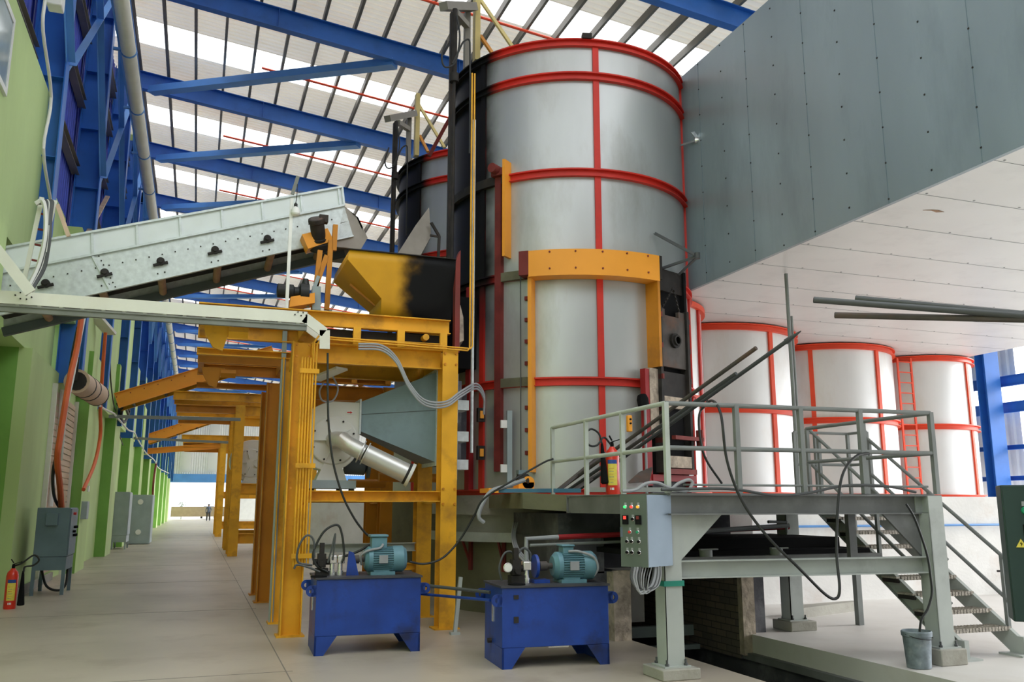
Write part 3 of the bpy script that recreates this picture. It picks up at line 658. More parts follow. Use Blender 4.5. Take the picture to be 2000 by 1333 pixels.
# conveyor plate table inside (dark machinery under the platform)
dt_ = thing('discharge_table', 'black sliding discharge table with rollers below the platform', 'machine', (6, 9.2, .98))
mb = MB(); mb.box(4.7, 7.6, 8.6, 10.5, 1.04, 1.10); mb.box(4.9, 7.5, 9.0, 10.4, 1.10, 1.22); mb.build('table', 'black', dt_)
mb = MB(); mb.box(4.5, 7.5, 8.3, 8.42, 0.98, 1.06); mb.build('track', 'platform_shade', dt_)
for x in (5.2, 6.1):
    mb = MB(); mb.cyl((x, 8.36, 1.06), (x, 8.36, 1.13), .07, n=14); mb.box(x-.1, x+.12, 8.3, 8.34, 1.13, 1.145); mb.build('roller', 'rail_grey', dt_)
# pipes across the housing
mb = MB(); y = 9.75
a0 = at(1028, 1100, Y=y); a1 = at(1028, 1053, Y=y); a2 = at(1090, 1050, Y=y); mb.tube([a0, a1, a2], .03, 10)
rp = thing('hydraulic_pipes', 'long horizontal pipe, grey then red, crossing the dark housing', 'pipe', tuple(a0)); mb.build('grey_length', 'cable_grey', rp)
mb = MB(); mb.tube([a2, at(1540, 1030, Y=y)], .032, 10); mb.build('red_length', 'dark_red', rp)
mb = MB(); mb.tube([at(1300, 1043, Y=9.6), at(1540, 1027, Y=9.6)], .03, 10); mb.tube([at(1536, 1042, Y=9.6), at(1536, 1020, Y=9.6), at(1500, 1020, Y=9.6)], .02, 8); mb.build('cylinder', 'cable_grey', rp)
mb = MB(); mb.tube([at(1035, 1066, Y=9.7), at(1440, 1050, Y=9.7), at(1455, 1052, Y=9.7), at(1456, 1075, Y=9.7)], .018, 8)
tag(mb.build('return_pipe', 'rail_grey'), 'thinner grey pipe running just below the red pipe', 'pipe')
# white plinth under the right tanks
wp = thing('white_plinth', 'long white concrete plinth under the three pale tanks', 'plinth', (14, 15, 0))
mb = MB(); mb.box(8.75, 19.3, 12.6, 21, 0, 1.76); mb.build('block', 'concrete_white', wp)
mb = MB(); mb.tube([(8.8, 12.55, 1.25), (19, 12.55, 1.25)], .02, 8); mb.build('blue_pipe', 'blue_light', wp)
mb = MB(); mb.prism([(8.3, 10.9, 0), (9.8, 11.4, 0), (9.75, 11.5, 0), (8.3, 11.25, 0)], (0, 0, .14)); tag(mb.build('kerb', 'concrete'), 'low concrete kerb on the floor right of the trench tunnel', 'kerb')
mb = MB()
for x in (14.1, 14.8):
    mb.tube([(x, 12.4, 0), (x, 12.4, .34)], .03, 8); mb.tube([(x, 12.4, .34), (x-.08, 12.45, .42), (x-.2, 12.5, .42)], .02, 6)
tag(mb.build('standpipes', 'dark_iron'), 'pair of short dark standpipes at the foot of the white plinth', 'pipe')

# =================================================================== YELLOW FRAMES
def yframe(name_label, Y0, depth, XL, XR, ztop, mid, matn='yellow_paint', cw=0.22, ch=0.26, inner=True, conduit=False, lowmid=None, cat='frame', third=False):
    fr = thing('gantry', name_label, cat, (XL, Y0, 0))
    Ys = [Y0, Y0+depth]
    for Y in Ys:
        for X in (XL, XR):
            mb = MB(); mb.ibeam((X, Y, 0), (X, Y, ztop-.0), cw, ch, .016, .012, up=(1, 0, 0) if X == XL else (0, 1, 0)); mb.box(X-.17, X+.17, Y-.15, Y+.15, 0, .02); mb.build('column', matn, fr)
    for Y in Ys:
        mb = MB(); mb.channel((XL+.1, Y, ztop-.13), (XR-.1, Y, ztop-.13), .1, .26, .014, side=1); mb.build('top_beam', matn, fr)
        for z in mid:
            mb = MB(); mb.channel((XL+.1, Y-.02, z), (XR-.1, Y-.02, z), .12, .14, .012, side=1); mb.build('cross_beam', matn, fr)
    for X in (XL, XR):
        for z in [ztop-.13]+list(mid):
            mb = MB(); mb.channel((X, Y0+.12, z), (X, Y0+depth-.12, z), .1, .18, .012); mb.build('side_beam', matn, fr)
    mb = MB()
    for Y in Ys[:1]:
        for zz in [ztop-.05, ztop-.2]+[m_+d for m_ in mid for d in (-.1, .1)]:
            for dx in (-.08, .08):
                mb.cyl((XR+dx, Y-.13, zz), (XR+dx, Y-.15, zz), .017, n=8)
                mb.cyl((XL+dx, Y-.13, zz), (XL+dx, Y-.15, zz), .017, n=8)
    mb.build('bolts', 'amber_and_shaded_yellow', fr)
    return fr
XL, XR = 1.20, 3.20
F1 = yframe('nearest yellow steel frame, around the white blower', 11.62, 1.33, XL, XR, 3.72, [1.72])
# extra low braces
mb = MB(); mb.channel((XL+.1, 12.95, 1.0), (XR-.1, 12.95, 1.0), .08, .12, .01); mb.build('pale_brace', 'platform_grey', F1)
for z in (.42, .72):
    mb = MB(); mb.channel((2.55, 12.95, z), (XR-.1, 12.95, z), .06, .1, .01); mb.build('low_brace', 'yellow_paint', F1)
# bundle of yellow conduits on the near left column
for i in range(5, -1, -1):
    x = 1.19+i*.036; mb = MB()
    zt = 3.74+i*.012
    pts = [(x, 11.44, .85), (x, 11.44, 3.5)]
    if i >= 4: pts = [(x, 11.44, .85), (x, 11.44, 3.68+.03*(5-i)), (x+.05, 11.44, 3.76+.03*(5-i)), (3.43+.04*(5-i), 11.44, 3.72+.03*(5-i)), (3.46+.04*(5-i), 11.44, 3.76+.03*(5-i)), (3.46+.04*(5-i), 11.44, 7.9)]
    mb.tube(pts, .0125, 8); mb.build('conduit', 'yellow_paint', F1)
for z in (3.32, .98, 2.1):
    mb = MB(); mb.box(1.16, 1.41, 11.41, 11.425, z-.03, z+.03); mb.build('conduit_clip', 'yellow_paint', F1)
F2 = yframe('second yellow steel frame, just behind the blower frame', 15.75, 1.35, XL-.02, XR, 3.72, [1.72], matn='amber_and_shaded_yellow')  # yellow steel; the shade it stands in is painted as amber
# upper skids (feeder tables) with long beams reaching left over the aisle
def feeder(Y0, depth, label, matn, s=1.0, xl=-.12, xr=3.2, z=3.92, brackets=True):
    t_ = thing('feeder_table', label, 'feeder', (XL, Y0, z))
    for Y in (Y0, Y0+depth):
        mb = MB(); mb.channel((xl, Y, z+.13), (xr, Y, z+.13), .1, .20, .014); mb.build('long_beam', matn, t_)
        mb = MB(); mb.channel((xl if Y > Y0 else XL+.25, Y, z-.165), (xr-.05, Y, z-.165), .1, .10, .012); mb.build('lower_beam', matn, t_)
    for X in (xl+.06, xr-.06, 1.3):
        mb = MB(); mb.bar((X, Y0+.06, z+.13), (X, Y0+depth-.06, z+.13), .08, .16); mb.build('end_beam', matn, t_)
    for X in (XL+.7, XL+1.3, XR-.1):
        mb = MB(); mb.box(X-.05, X+.05, Y0-.055, Y0, z-.2, z+.04); mb.build('post', matn, t_)
    for X in (1.9, 2.85):
        mb = MB(); mb.cyl((X, Y0-.05, z-.035), (X, Y0+depth, z-.035), .045, n=14); mb.build('roller', matn, t_)
    if brackets:
        mb = MB(); c = Vector((xl+.22, Y0-.02, z-.12)); mb.prism([c+Vector((-.15, 0, .08)), c+Vector((.22, 0, .08)), c+Vector((.14, 0, -.1)), c+Vector((.10, 0, -.26)), c+Vector((-.02, 0, -.22)), c+Vector((-.12, 0, -.05))], (0, .06, 0))
        mb.cyl(c+Vector((.16, -.02, -.02)), c+Vector((.40, -.02, -.02)), .07, n=4); mb.build('pulley_bracket', matn, t_)
    return t_
feeder(11.55, 1.4, 'nearest yellow feeder table of channel beams, carrying the sooty hopper', 'yellow_paint')
feeder(15.3, 1.4, 'second yellow feeder table behind the blower frame, coloured darker for shade', 'amber_and_shaded_yellow')
mb = MB(); mb.box(1.5, 3.10, 11.64, 12.8, 3.72, 3.94); tag(mb.build('gap_block', 'dark_iron'), 'dark block filling the shaded gaps between the feeder beams under the hopper', 'deck')  # added dark block so gaps between the beams read as deep shade
# far frames
def farframe(Y0, lab, fan=True):
    f_ = thing('gantry', lab, 'frame', (1.2, Y0, 0))
    for dy in (0, 1.4, 4.2, 5.6):
        mb = MB(); mb.ibeam((1.2, Y0+dy, 0), (1.2, Y0+dy, 4.85), .30, .34, .02, .014, up=(0, 1, 0)); mb.build('column', 'yellow_paint', f_)
        mb = MB(); mb.ibeam((3.6, Y0+dy, 0), (3.6, Y0+dy, 4.85), .30, .34, .02, .014, up=(0, 1, 0)); mb.build('column', 'yellow_paint', f_)
    for dy in (0, 4.2):
        for z in (4.7, 2.15, .55):
            mb = MB(); mb.channel((1.3, Y0+dy, z), (3.5, Y0+dy, z), .12, .32, .02); mb.build('cross_beam', 'yellow_paint', f_)
    for dy in (0, 1.4, 4.2, 5.6):
        mb = MB(); mb.channel((-.9, Y0+dy, 5.12), (3.6, Y0+dy, 5.12), .14, .28, .02); mb.build('top_beam', 'yellow_paint' if dy else 'yellow_paint', f_)
    for dy in (0.2, 4.4):
        mb = MB(); mb.channel((-.8, Y0+dy, 4.72), (1.1, Y0+dy, 4.72), .14, .24, .02); mb.build('hanging_beam', 'amber_and_shaded_yellow', f_)
    return f_
farframe(30.1, 'third yellow steel frame along the aisle, with bright front column')
farframe(48.9, 'fourth yellow steel frame, small in the distance')

# yellow conveyors rising from the green wall
def yconv(Y, z0, z1, lab, x0=-2.6, x1=2.2):
    c = thing('inclined_conveyor', lab, 'conveyor', (x0, Y, z0))
    for dy in (0, 1.0):
        mb = MB(); mb.channel((x0, Y+dy, z0), (x1, Y+dy, z1), .1, .5, .02, side=1 if dy == 0 else -1); mb.build('side_beam', 'orange_paint' if dy == 0 else 'yellow_paint', c)
    mb = MB(); d = Vector((x1-x0, 0, z1-z0)); mb.bar((x0, Y+.5, z0-.1), (x1, Y+.5, z1-.1), .9, .05, up=(0, 0, 1)); mb.build('belt', 'dark_iron', c)
    mb = MB()
    for i in range(5):
        p = Vector((x0, Y+.5, z0)).lerp(Vector((x1, Y+.5, z1)), (i+.5)/5); mb.cyl(p+Vector((0, -.45, -.22)), p+Vector((0, .45, -.22)), .05, n=10)
    mb.build('return_rollers', 'dark_iron', c)
    mb = MB()
    for i in range(12):
        p = Vector((x0, Y, z0)).lerp(Vector((x1, Y, z1)), i/12.); mb.box(p.x-.015, p.x+.015, Y-.062, Y-.05, p.z+.1, p.z+.13)
    mb.build('bolts', 'maroon', c)
yconv(30.4, 4.9, 6.75, 'orange yellow inclined conveyor rising from the green wall, nearer one')
mb = MB(); mb.channel((-2.6, 49.0, 4.35), (1.2, 49.0, 4.75), .14, .3, .02); tag(mb.build('aisle_beam', 'orange_paint'), 'slim orange beam bridging the aisle to the fourth frame', 'beam')
yconv(49.3, 5.0, 6.9, 'orange yellow inclined conveyor rising from the green wall, farther one')

# =================================================================== GREY CONVEYOR
CY = 12.85
cA, cB = at(-20, 490, Y=CY), at(672, 366, Y=CY)
def cpt(x, y, Y=CY): return at(x, y, Y=Y)
gc = thing('inclined_conveyor', 'large galvanised inclined belt conveyor rising from the green wall to the hopper', 'conveyor', tuple(cA))
sT0, sT1 = cpt(-20, 490), cpt(668, 366); sM0, sM1 = cpt(-20, 538), cpt(672, 402); sB0, sB1 = cpt(-20, 620), cpt(690, 462)
mb = MB(); mb.prism([sT0, sT1, sM1, sM0], (0, .03, 0)); mb.prism([p+Vector((0, .88, 0)) for p in (sT0, sT1, sM1, sM0)], (0, .03, 0)); mb.build('skirt_panel', 'white_panel', gc)
mb = MB(); mb.prism([sM0, sM1, sB1, sB0], (0, .03, 0)); mb.build('side_plate', 'galvanised', gc)
mb = MB(); mb.prism([p+Vector((0, .88, 0)) for p in (sM0, sM1, sB1, sB0)], (0, .03, 0)); mb.build('side_plate', 'galvanised', gc)
mb = MB()
for p, q in ((sT0, sT1), (sM0, sM1)): mb.bar(p+Vector((0, -.015, 0)), q+Vector((0, -.015, 0)), .05, .03)
mb.bar(sB0+Vector((0, -.01, 0)), sB1+Vector((0, -.01, 0)), .06, .02)
for i in range(9):
    k_ = .02+i*.121; p = sT0.lerp(sT1, k_); q = sM0.lerp(sM1, k_); mb.bar(p+Vector((0, -.01, 0)), q+Vector((0, -.01, 0)), .03, .025, up=(0, 1, 0))
mb.bar(sT1+Vector((0, -.01, 0)), sM1+Vector((0, -.01, 0)), .03, .04, up=(0, 1, 0))
p = sM0.lerp(sM1, .26); q = sB0.lerp(sB1, .30); mb.bar(p+Vector((0, -.01, 0)), q+Vector((0, -.01, 0)), .03, .03, up=(0, 1, 0))
mb.build('edge_angle', 'galvanised', gc)
mb = MB()
mb.prism([sM0+Vector((0, .03, -.10)), sM1+Vector((0, .03, -.10)), sM1+Vector((0, .03, -.13)), sM0+Vector((0, .03, -.13))], (0, .85, 0)); mb.build('belt', 'black_rubber', gc)
mb = MB(); mb.prism([p+Vector((0, .03, 0)) for p in (sB0+Vector((0, 0, .18)), sB1+Vector((0, 0, .18)), sB1+Vector((0, 0, .15)), sB0+Vector((0, 0, .15)))], (0, .85, 0)); mb.build('pan', 'dark_iron', gc)
mb = MB(); mb.bar(sB0+Vector((0, .86, -.04)), sB1+Vector((0, .86, -.04)), .10, .12); mb.build('far_rail', 'duct_shadow', gc)
for i in range(6):
    p = sB0.lerp(sB1, .12+i*.157); mb = MB(); mb.cyl(p+Vector((0, .05, .03)), p+Vector((0, .85, .0)), .055, n=12); mb.build('return_roller', 'wood', gc)
for (x, y) in ((90, 555), (205, 534), (314, 512), (420, 490), (522, 468)):
    c = cpt(x, y, CY); b_ = MB(); dx = (sB1-sB0).normalized()
    b_.bar(c-dx*.10+Vector((0, -.03, -.035)), c+dx*.10+Vector((0, -.03, -.035)), .05, .03); b_.cyl(c+Vector((0, -.06, 0)), c+Vector((0, 0, 0)), .055, n=16); b_.cyl(c+Vector((0, -.08, 0)), c+Vector((0, -.06, 0)), .03, n=12)
    b_.build('bearing', 'dark_iron', gc)
mb = MB(); nrm = Vector((0, -.008, 0))
for i in range(26):
    k_ = .05+i*.036; m_ = sM0.lerp(sB0, .35).lerp(sM1.lerp(sB1, .35), k_); mb.cyl(m_, m_+nrm*1.5, .010, n=6)
for i in range(5):
    for d in ((0, 0), (.09, .03), (.01, -.13), (.10, -.10)):
        m_ = sM0.lerp(sB0, .6).lerp(sM1.lerp(sB1, .6), .28+i*.15)+Vector((d[0], 0, d[1])); mb.cyl(m_, m_+nrm*1.5, .011, n=6)
for i in range(8):
    m_ = sM0.lerp(sM1, .275).lerp(sB0.lerp(sB1, .315), (i+.5)/8); mb.cyl(m_, m_+nrm*1.5, .010, n=6)
mb.build('rivets', 'dark_iron', gc)
# head chute
h0, h1, h2, h3, h4 = cpt(672, 402), cpt(700, 425), cpt(718, 465), cpt(705, 487), cpt(655, 482)
mb = MB(); mb.prism([h0, h1, h2, h3, h4], (0, .04, 0)); mb.prism([p+Vector((0, .85, 0)) for p in (h0, h1, h2, h3, h4)], (0, .04, 0)); mb.prism([h0, h1, h1+Vector((0, 0, -.03)), h0+Vector((0, 0, -.03))], (0, .88, 0)); mb.prism([h1, h2, h2+Vector((-.03, 0, 0)), h1+Vector((-.03, 0, 0))], (0, .88, 0))
mb.build('head_chute', 'grey_chute', gc)
# drive motor on the conveyor head
dm = thing('drive_motor', 'rusty dark conveyor drive motor on an orange bracket at the conveyor head', 'motor', tuple(cpt(620, 440, 12.6)))
c = cpt(618, 430, 12.45); ax = Vector((.10, .25, -.35)).normalized()
mb = MB(); mb.lathe(c-ax*.02, ax, [(.05, 0), (.115, .0), (.12, .03), (.12, .06), (.105, .07), (.105, .30), (.12, .31), (.12, .34)], 24); mb.build('motor_body', 'dark_iron', dm)
mb = MB(); mb.lathe(c-ax*.03, ax, [(.02, 0), (.085, .005), (.09, .01)], 20); mb.build('fan_cover', 'door_iron', dm)
mb = MB(); mb.lathe(c+ax*.34, ax, [(.10, 0), (.15, .02), (.15, .12), (.08, .16)], 24); mb.build('gearbox', 'dark_iron', dm)
mb = MB(); mb.box(c.x+.04, c.x+.17, c.y-.02, c.y+.10, c.z-.02, c.z+.09); mb.build('terminal_box', 'dark_iron', dm)
mb = MB(); mb.prism([cpt(590, 458, 12.55), cpt(640, 446, 12.55), cpt(652, 470, 12.55), cpt(602, 486, 12.55)], (0, .30, 0)); mb.build('motor_bracket', 'orange_paint', dm)
# hopper support post group behind hopper left
sp = thing('conveyor_support', 'orange steel trestle holding up the conveyor head behind the hopper', 'trestle', tuple(at(640, 600, Y=12.3)))
for (a, b) in (((646, 470), (638, 606)), ((655, 440), (652, 490)), ((625, 490), (612, 606)), ((638, 500), (606, 590))):
    mb = MB(); mb.bar(at(*a, Y=12.4), at(*b, Y=12.4), .07, .07, up=(0, 1, 0)); mb.build('post', 'amber_and_shaded_yellow', sp)
mb = MB(); mb.bar(at(600, 600, Y=12.35), at(622, 540, Y=12.35), .05, .05, up=(0, 1, 0)); mb.bar(at(618, 560, Y=12.3), at(618, 606, Y=12.3), .12, .03, up=(0, 1, 0)); mb.build('strut', 'cabinet_grey', sp)
# gear motor on the feeder beam
gm = thing('gear_motor', 'black gear motor on an orange box, on top of the nearest feeder table', 'motor', tuple(at(580, 600, Y=12.4)))
c = at(545, 568, Y=12.3)
mb = MB(); mb.lathe(c-Vector((.03, 0, 0)), (1, 0, 0), [(.06, 0), (.10, .01), (.10, .22), (.07, .24), (.07, .30), (.13, .32), (.13, .44)], 20); mb.cyl(c+Vector((.36, 0, .08)), c+Vector((.36, 0, .20)), .06, .04, n=14); mb.build('gear_body', 'black_rubber', gm)
mb = MB(); mb.prism([at(568, 580, Y=12.2), at(615, 572, Y=12.2), at(615, 592, Y=12.2), at(565, 600, Y=12.2)], (0, .3, 0)); mb.build('motor_base', 'orange_paint', gm)
# hopper
hp = thing('hopper', 'sooty yellow steel charging hopper between the conveyor and the kiln', 'hopper', (2.5, 12.3, 4.2))
R1, R2 = at(683, 488, Y=11.62), at(888, 510, Y=11.62)
x0, x1, zt = R1.x, R2.x+.02, 5.06
yb, yf = 13.0, 11.62
top = [(x0, yf, zt), (x1, yf, zt), (x1, yb, zt), (x0, yb, zt)]
lip = [(x0-.02, yf+.02, zt-.13), (x1, yf+.02, zt-.13), (x1, yb-.02, zt-.13), (x0-.02, yb-.02, zt-.13)]
nk = [(2.28, yf+.22, 4.46), (x1, yf+.22, 4.46), (x1, yb-.22, 4.46), (2.28, yb-.22, 4.46)]
bo = [(2.28, yf+.22, 4.18), (x1, yf+.22, 4.18), (x1, yb-.22, 4.18), (2.28, yb-.22, 4.18)]
soot_mask(mat('hopper_yellow', (0.66, 0.33, 0.015), 0.5, var=0.1, scale=2), 'X', -.08, .28, noise=.6, mscale=2.2)
mb = MB(); mb.loft([top, lip, nk, bo], cap=False); o = mb.build('bin', 'hopper_yellow', hp); s_ = o.modifiers.new('s', 'SOLIDIFY'); s_.thickness = .012
mb = MB(); mb.bar((x0-.02, yf, zt+.01), (x1, yf, zt+.01), .06, .012); mb.build('rim', 'dark_iron', hp)
mb = MB(); mb.prism([(x1, yf+.01, 3.72), (x1+.07, yf+.01, 3.72), (x1+.07, yf+.01, 5.22), (x1, yf+.01, 5.05)], (0, .12, 0)); mb.build('end_stanchion', 'maroon', hp)
mb = MB(); mb.bar(at(688, 490, Y=12.4)+Vector((0, 0, -.5)), at(735, 596, Y=12.3), .07, .07); mb.build('brace', 'amber_and_shaded_yellow', hp)
# feed chute sheet leaning above the hopper
ch = thing('chute_plate', 'bent grey sheet metal chute leaning above the hopper against the kilns', 'chute', tuple(at(810, 490, Y=13.4)))
mb = MB(); P = [at(775, 498, Y=13.2), at(812, 440, Y=13.2), at(838, 405, Y=13.3), at(842, 462, Y=13.3), at(822, 498, Y=13.2)]
mb.prism(P, (.05, .35, .02)); mb.build('sheet', 'grey_chute', ch)
mb = MB(); mb.bar(at(842, 435, Y=13.2), at(858, 462, Y=13.2), .04, .04, up=(0, 1, 0)); mb.bar(at(840, 460, Y=13.2), at(858, 463, Y=13.2), .03, .03, up=(0, 1, 0)); mb.bar(at(858, 462, Y=13.2), at(856, 505, Y=13.2), .04, .04, up=(0, 1, 0)); mb.build('stay', 'dark_iron', ch)
# refractory mouth of the kiln beside the hopper
mb = MB(); P = [at(892, 600, Y=12.6), at(899, 596, Y=12.6), at(905, 620, Y=12.6), at(906, 665, Y=12.6), at(892, 672, Y=12.6)]; mb.prism(P, (.1, .6, 0)); mb.build('charge_mouth', 'refractory', K1)
mb = MB(); mb.box(3.34, 3.62, 12.9, 13.9, 3.80, 5.0); mb.box(3.62, 4.2, 13.5, 14.6, 3.80, 5.0); mb.build('charge_housing', 'black', K1)

# =================================================================== BLOWER + DUCT
bl = thing('blower', 'white centrifugal blower on a pedestal inside the nearest yellow frame', 'blower', (1.85, 12.4, 1.82))
fc = at(651, 861, Y=12.3)
mb = MB(); N = 28; P = []
for i in range(N+1):
    a = radians(78 - 255*i/N - 0)   # scroll
    a = radians(-5 - 265*i/N); r = .36+.19*i/N
    P.append(fc+Vector((r*cos(a), 0, r*sin(a))))
o1, o2 = at(703, 842, Y=12.3), at(703, 787, Y=12.3)
P = P+[Vector((o2.x, 12.3, o2.z)), Vector((o1.x, 12.3, o1.z))]
mb.prism(P, (0, .34, 0)); mb.build('scroll_housing', 'fan_white', bl, bevel=.01)
mb = MB(); mb.lathe(fc+Vector((0, .0, 0)), (0, -1, 0), [(.335, 0), (.335, .025), (.32, .035), (.05, .04)], 40); mb.build('inlet_plate', 'fan_white', bl)
mb = MB()
for i in range(8):
    a = radians(20+45*i); p = fc+Vector((.29*cos(a), -.035, .29*sin(a))); mb.cyl(p, p+Vector((0, -.02, 0)), .014, n=8)
mb.build('bolts', 'dark_iron', bl)
for i in range(5):
    a = radians(35+72*i); d = Vector((cos(a), 0, sin(a))); mb = MB(); mb.prism([fc+d*.10+Vector((0, -.035, 0)), fc+d*.30+Vector((0, -.035, 0)), fc+d*.10+Vector((0, -.11, 0))], Vector((-sin(a), 0, cos(a)))*.012); mb.build('gusset', 'fan_white', bl)
mb = MB(); mb.prism([fc+Vector((-.11, -.02, -.30)), fc+Vector((.11, -.02, -.30)), fc+Vector((.22, -.02, -.60)), fc+Vector((-.24, -.02, -.60))], (0, .3, 0)); mb.build('pedestal', 'fan_white', bl)
mb = MB(); mb.box(fc.x-.32, fc.x+.32, 12.2, 12.75, 1.83, 1.94); mb.build('base_frame', 'cabinet_grey', bl)
mb = MB()
for dx in (-.28, .1, .27): mb.cyl((fc.x+dx, 12.28, 1.79), (fc.x+dx, 12.28, 1.83), .04, n=10)
mb.build('rubber_foot', 'black_rubber', bl)
mb = MB(); mb.box(at(677, 801, Y=12.29).x, at(690, 801, Y=12.29).x, 12.285, 12.299, at(683, 809, Y=12.29).z, at(683, 803, Y=12.29).z); lb_ = mb.build('arrow_sticker', 'label_white', bl)
a_ = at(683, 806, Y=12.28)
mb = MB(); mb.prism([a_+Vector((dx, 0, dz)) for dx, dz in ((-.035, -.008), (.01, -.008), (.01, -.018), (.04, 0), (.01, .018), (.01, .008), (-.035, .008))], (0, .004, 0)); mb.build('arrow', 'btn_red', lb_)
# inlet pipe
ip = thing('inlet_pipe', 'fat pale metal suction pipe slanting down from the blower eye', 'pipe', tuple(fc))
q0 = fc+Vector((0, -.04, 0)); q1 = fc+Vector((.02, -.28, 0)); q2 = at(712, 886, Y=11.9); q3 = at(795, 926, Y=11.8)
mb = MB(); mb.tube([q0, q0.lerp(q1, .6), q1+Vector((.06, .0, -.01)), q1.lerp(q2, .45), q2], .115, 24); mb.build('elbow', 'pipe_metal', ip)
dd = (q3-q2).normalized()
mb = MB(); mb.tube([q2+dd*.02, q3], .135, 24); mb.build('straight_length', 'pipe_metal', ip)
for k_ in (0, .03): 
    mb = MB(); mb.tube([q2-dd*(.06-k_*2.2), q2-dd*(.045-k_*2.2)], .16, 24); mb.build('flange', 'pipe_metal', ip)
mb = MB(); mb.tube([q3-dd*.015, q3+dd*.02], .15, 24); mb.build('band', 'dark_iron', ip)
mb = MB(); mb.lathe(q3+dd*.02, dd, [(.12, 0), (.165, 0), (.17, .04), (.165, .045), (.14, .045)], 28); mb.build('end_flange', 'fan_white', ip)
mb = MB(); mb.lathe(at(672, 905, Y=12.9), (1, -.1, -.05), [(.14, 0), (.16, .01), (.16, .30), (.10, .33), (.20, .34), (.20, .38)], 24); mb.build('drive_motor', 'duct_shadow', bl)
# duct
du = thing('transition_duct', 'blue-grey sheet metal duct flaring from the blower towards the kiln', 'duct', (2.6, 12.3, 2.9))
a1_, a2_ = at(704, 786, Y=12.3), at(704, 843, Y=12.3); b1_, b2_ = at(854, 727, Y=12.05), at(854, 905, Y=12.05)
L0 = [a1_, a2_, a2_+Vector((0, .34, 0)), a1_+Vector((0, .34, 0))]; L1 = [b1_, b2_, b2_+Vector((0, .95, 0)), b1_+Vector((0, .95, 0))]
mb = MB(); mb.loft([L0, L1]); mb.build('shell', 'duct_grey', du)
mb = MB(); mb.box(a1_.x-.012, a1_.x+.012, 12.26, 12.68, a2_.z-.04, a1_.z+.04); mb.build('flange', 'galvanised', du); mb = MB(); mb.box(b1_.x-.015, b1_.x+.015, 12.0, 13.05, b2_.z-.04, b1_.z+.04); mb.build('flange', 'galvanised', du)
mb = MB(); m0 = (a1_+a2_)/2; m1 = (b1_+b2_)/2; mb.bar(m0+Vector((0, -.003, .03)), m1+Vector((0, -.003, .10)), .004, .01); mb.build('seam', 'duct_shadow', du)
mb = MB(); mb.box(b1_.x+.015, 3.66, 12.5, 13.2, b2_.z+.05, b1_.z-.05); mb.box(3.66, 4.2, 13.6, 14.4, b2_.z+.05, b1_.z-.05); mb.build('neck', 'concrete_dark', du)
for z in (2.95, 2.5, 2.1):
    mb = MB(); mb.box(3.42, 3.62, 11.98, 12.4, z, z+.14); mb.build('bracket', 'galvanised', du)
for z0, z1 in ((2.75, 3.45), (1.95, 2.62)):
    mb = MB(); mb.box(3.385, 3.42, 11.85, 11.95, z0, z1); mb.build('side_strip', 'cabinet_grey', du)
# second (far) blower
b2 = copy_tree(bl, (0, 0, 0), 'white centrifugal blower in the third yellow frame, far down the aisle'); b2.scale = (1.45,)*3; b2.location = at(490, 905, Y=31.5)-(fc-Vector(bl.location))*1.45
# orange pipes behind the frame
mb = MB()
for z in (2.02,): mb.tube([(2.6, 13.3, z), (3.6, 13.3, z)], .07, 14)
mb.tube([(2.3, 14.3, 1.95), (2.9, 14.3, 1.95)], .07, 14)
tag(mb.build('yellow_pipe', 'amber_and_shaded_yellow'), 'short yellow pipe stubs behind the nearest frame, level with the blower base', 'pipe')

# grey-green cable ladder post beside the conduits
cl = thing('cable_ladder', 'tall grey steel cable ladder post left of the conduit column', 'ladder', tuple(at(528, 1218, Z=0)))
pA = at(528, 1218, Z=0)
mb = MB(); mb.box(pA.x-.03, pA.x+.035, pA.y-.03, pA.y+.02, 0, 4.12); mb.build('stile', 'cabinet_grey', cl)
mb = MB(); mb.box(pA.x+.2, pA.x+.23, pA.y+.2, pA.y+.26, 1.2, 4.12); mb.build('stile', 'cabinet_grey', cl)
for i in range(9):
    mb = MB(); z = 1.4+i*.3; mb.bar((pA.x, pA.y, z), (pA.x+.22, pA.y+.23, z), .02, .03); mb.build('rung', 'cabinet_grey', cl)
# white pole with bulb
q = at(560, 596, Y=12.0)
lp = thing('pole_lamp', 'white bulb lamp hanging beside a slim white pole in front of the grey conveyor', 'lamp', tuple(q))
mb = MB(); mb.box(q.x-.022, q.x+.022, 11.98, 12.02, q.z-.05, at(570, 388, Y=12.0).z); mb.build('pole', 'white_plastic', lp)
mb = MB(); mb.bar(at(571, 380, Y=12.0), at(582, 345, Y=12.0), .05, .03, up=(0, 1, 0)); mb.build('arm', 'tray_dark', lp)
b_ = at(577, 415, Y=11.95)
mb = MB(); mb.tube([at(581, 360, Y=11.95), at(580, 380, Y=11.95), b_+Vector((0, 0, .14))], .006, 6); mb.build('flex', 'black_rubber', lp)
mb = MB(); mb.lathe(b_+Vector((0, 0, .14)), (0, 0, -1), [(.01, 0), (.025, .02), (.025, .06)], 12); mb.build('holder', 'black_rubber', lp)
mb = MB(); mb.lathe(b_+Vector((0, 0, .08)), (0, 0, -1), [(.022, 0), (.045, .02), (.062, .06), (.064, .10), (.052, .12), (.02, .135)], 20); mb.build('bulb', 'white_plastic', lp)

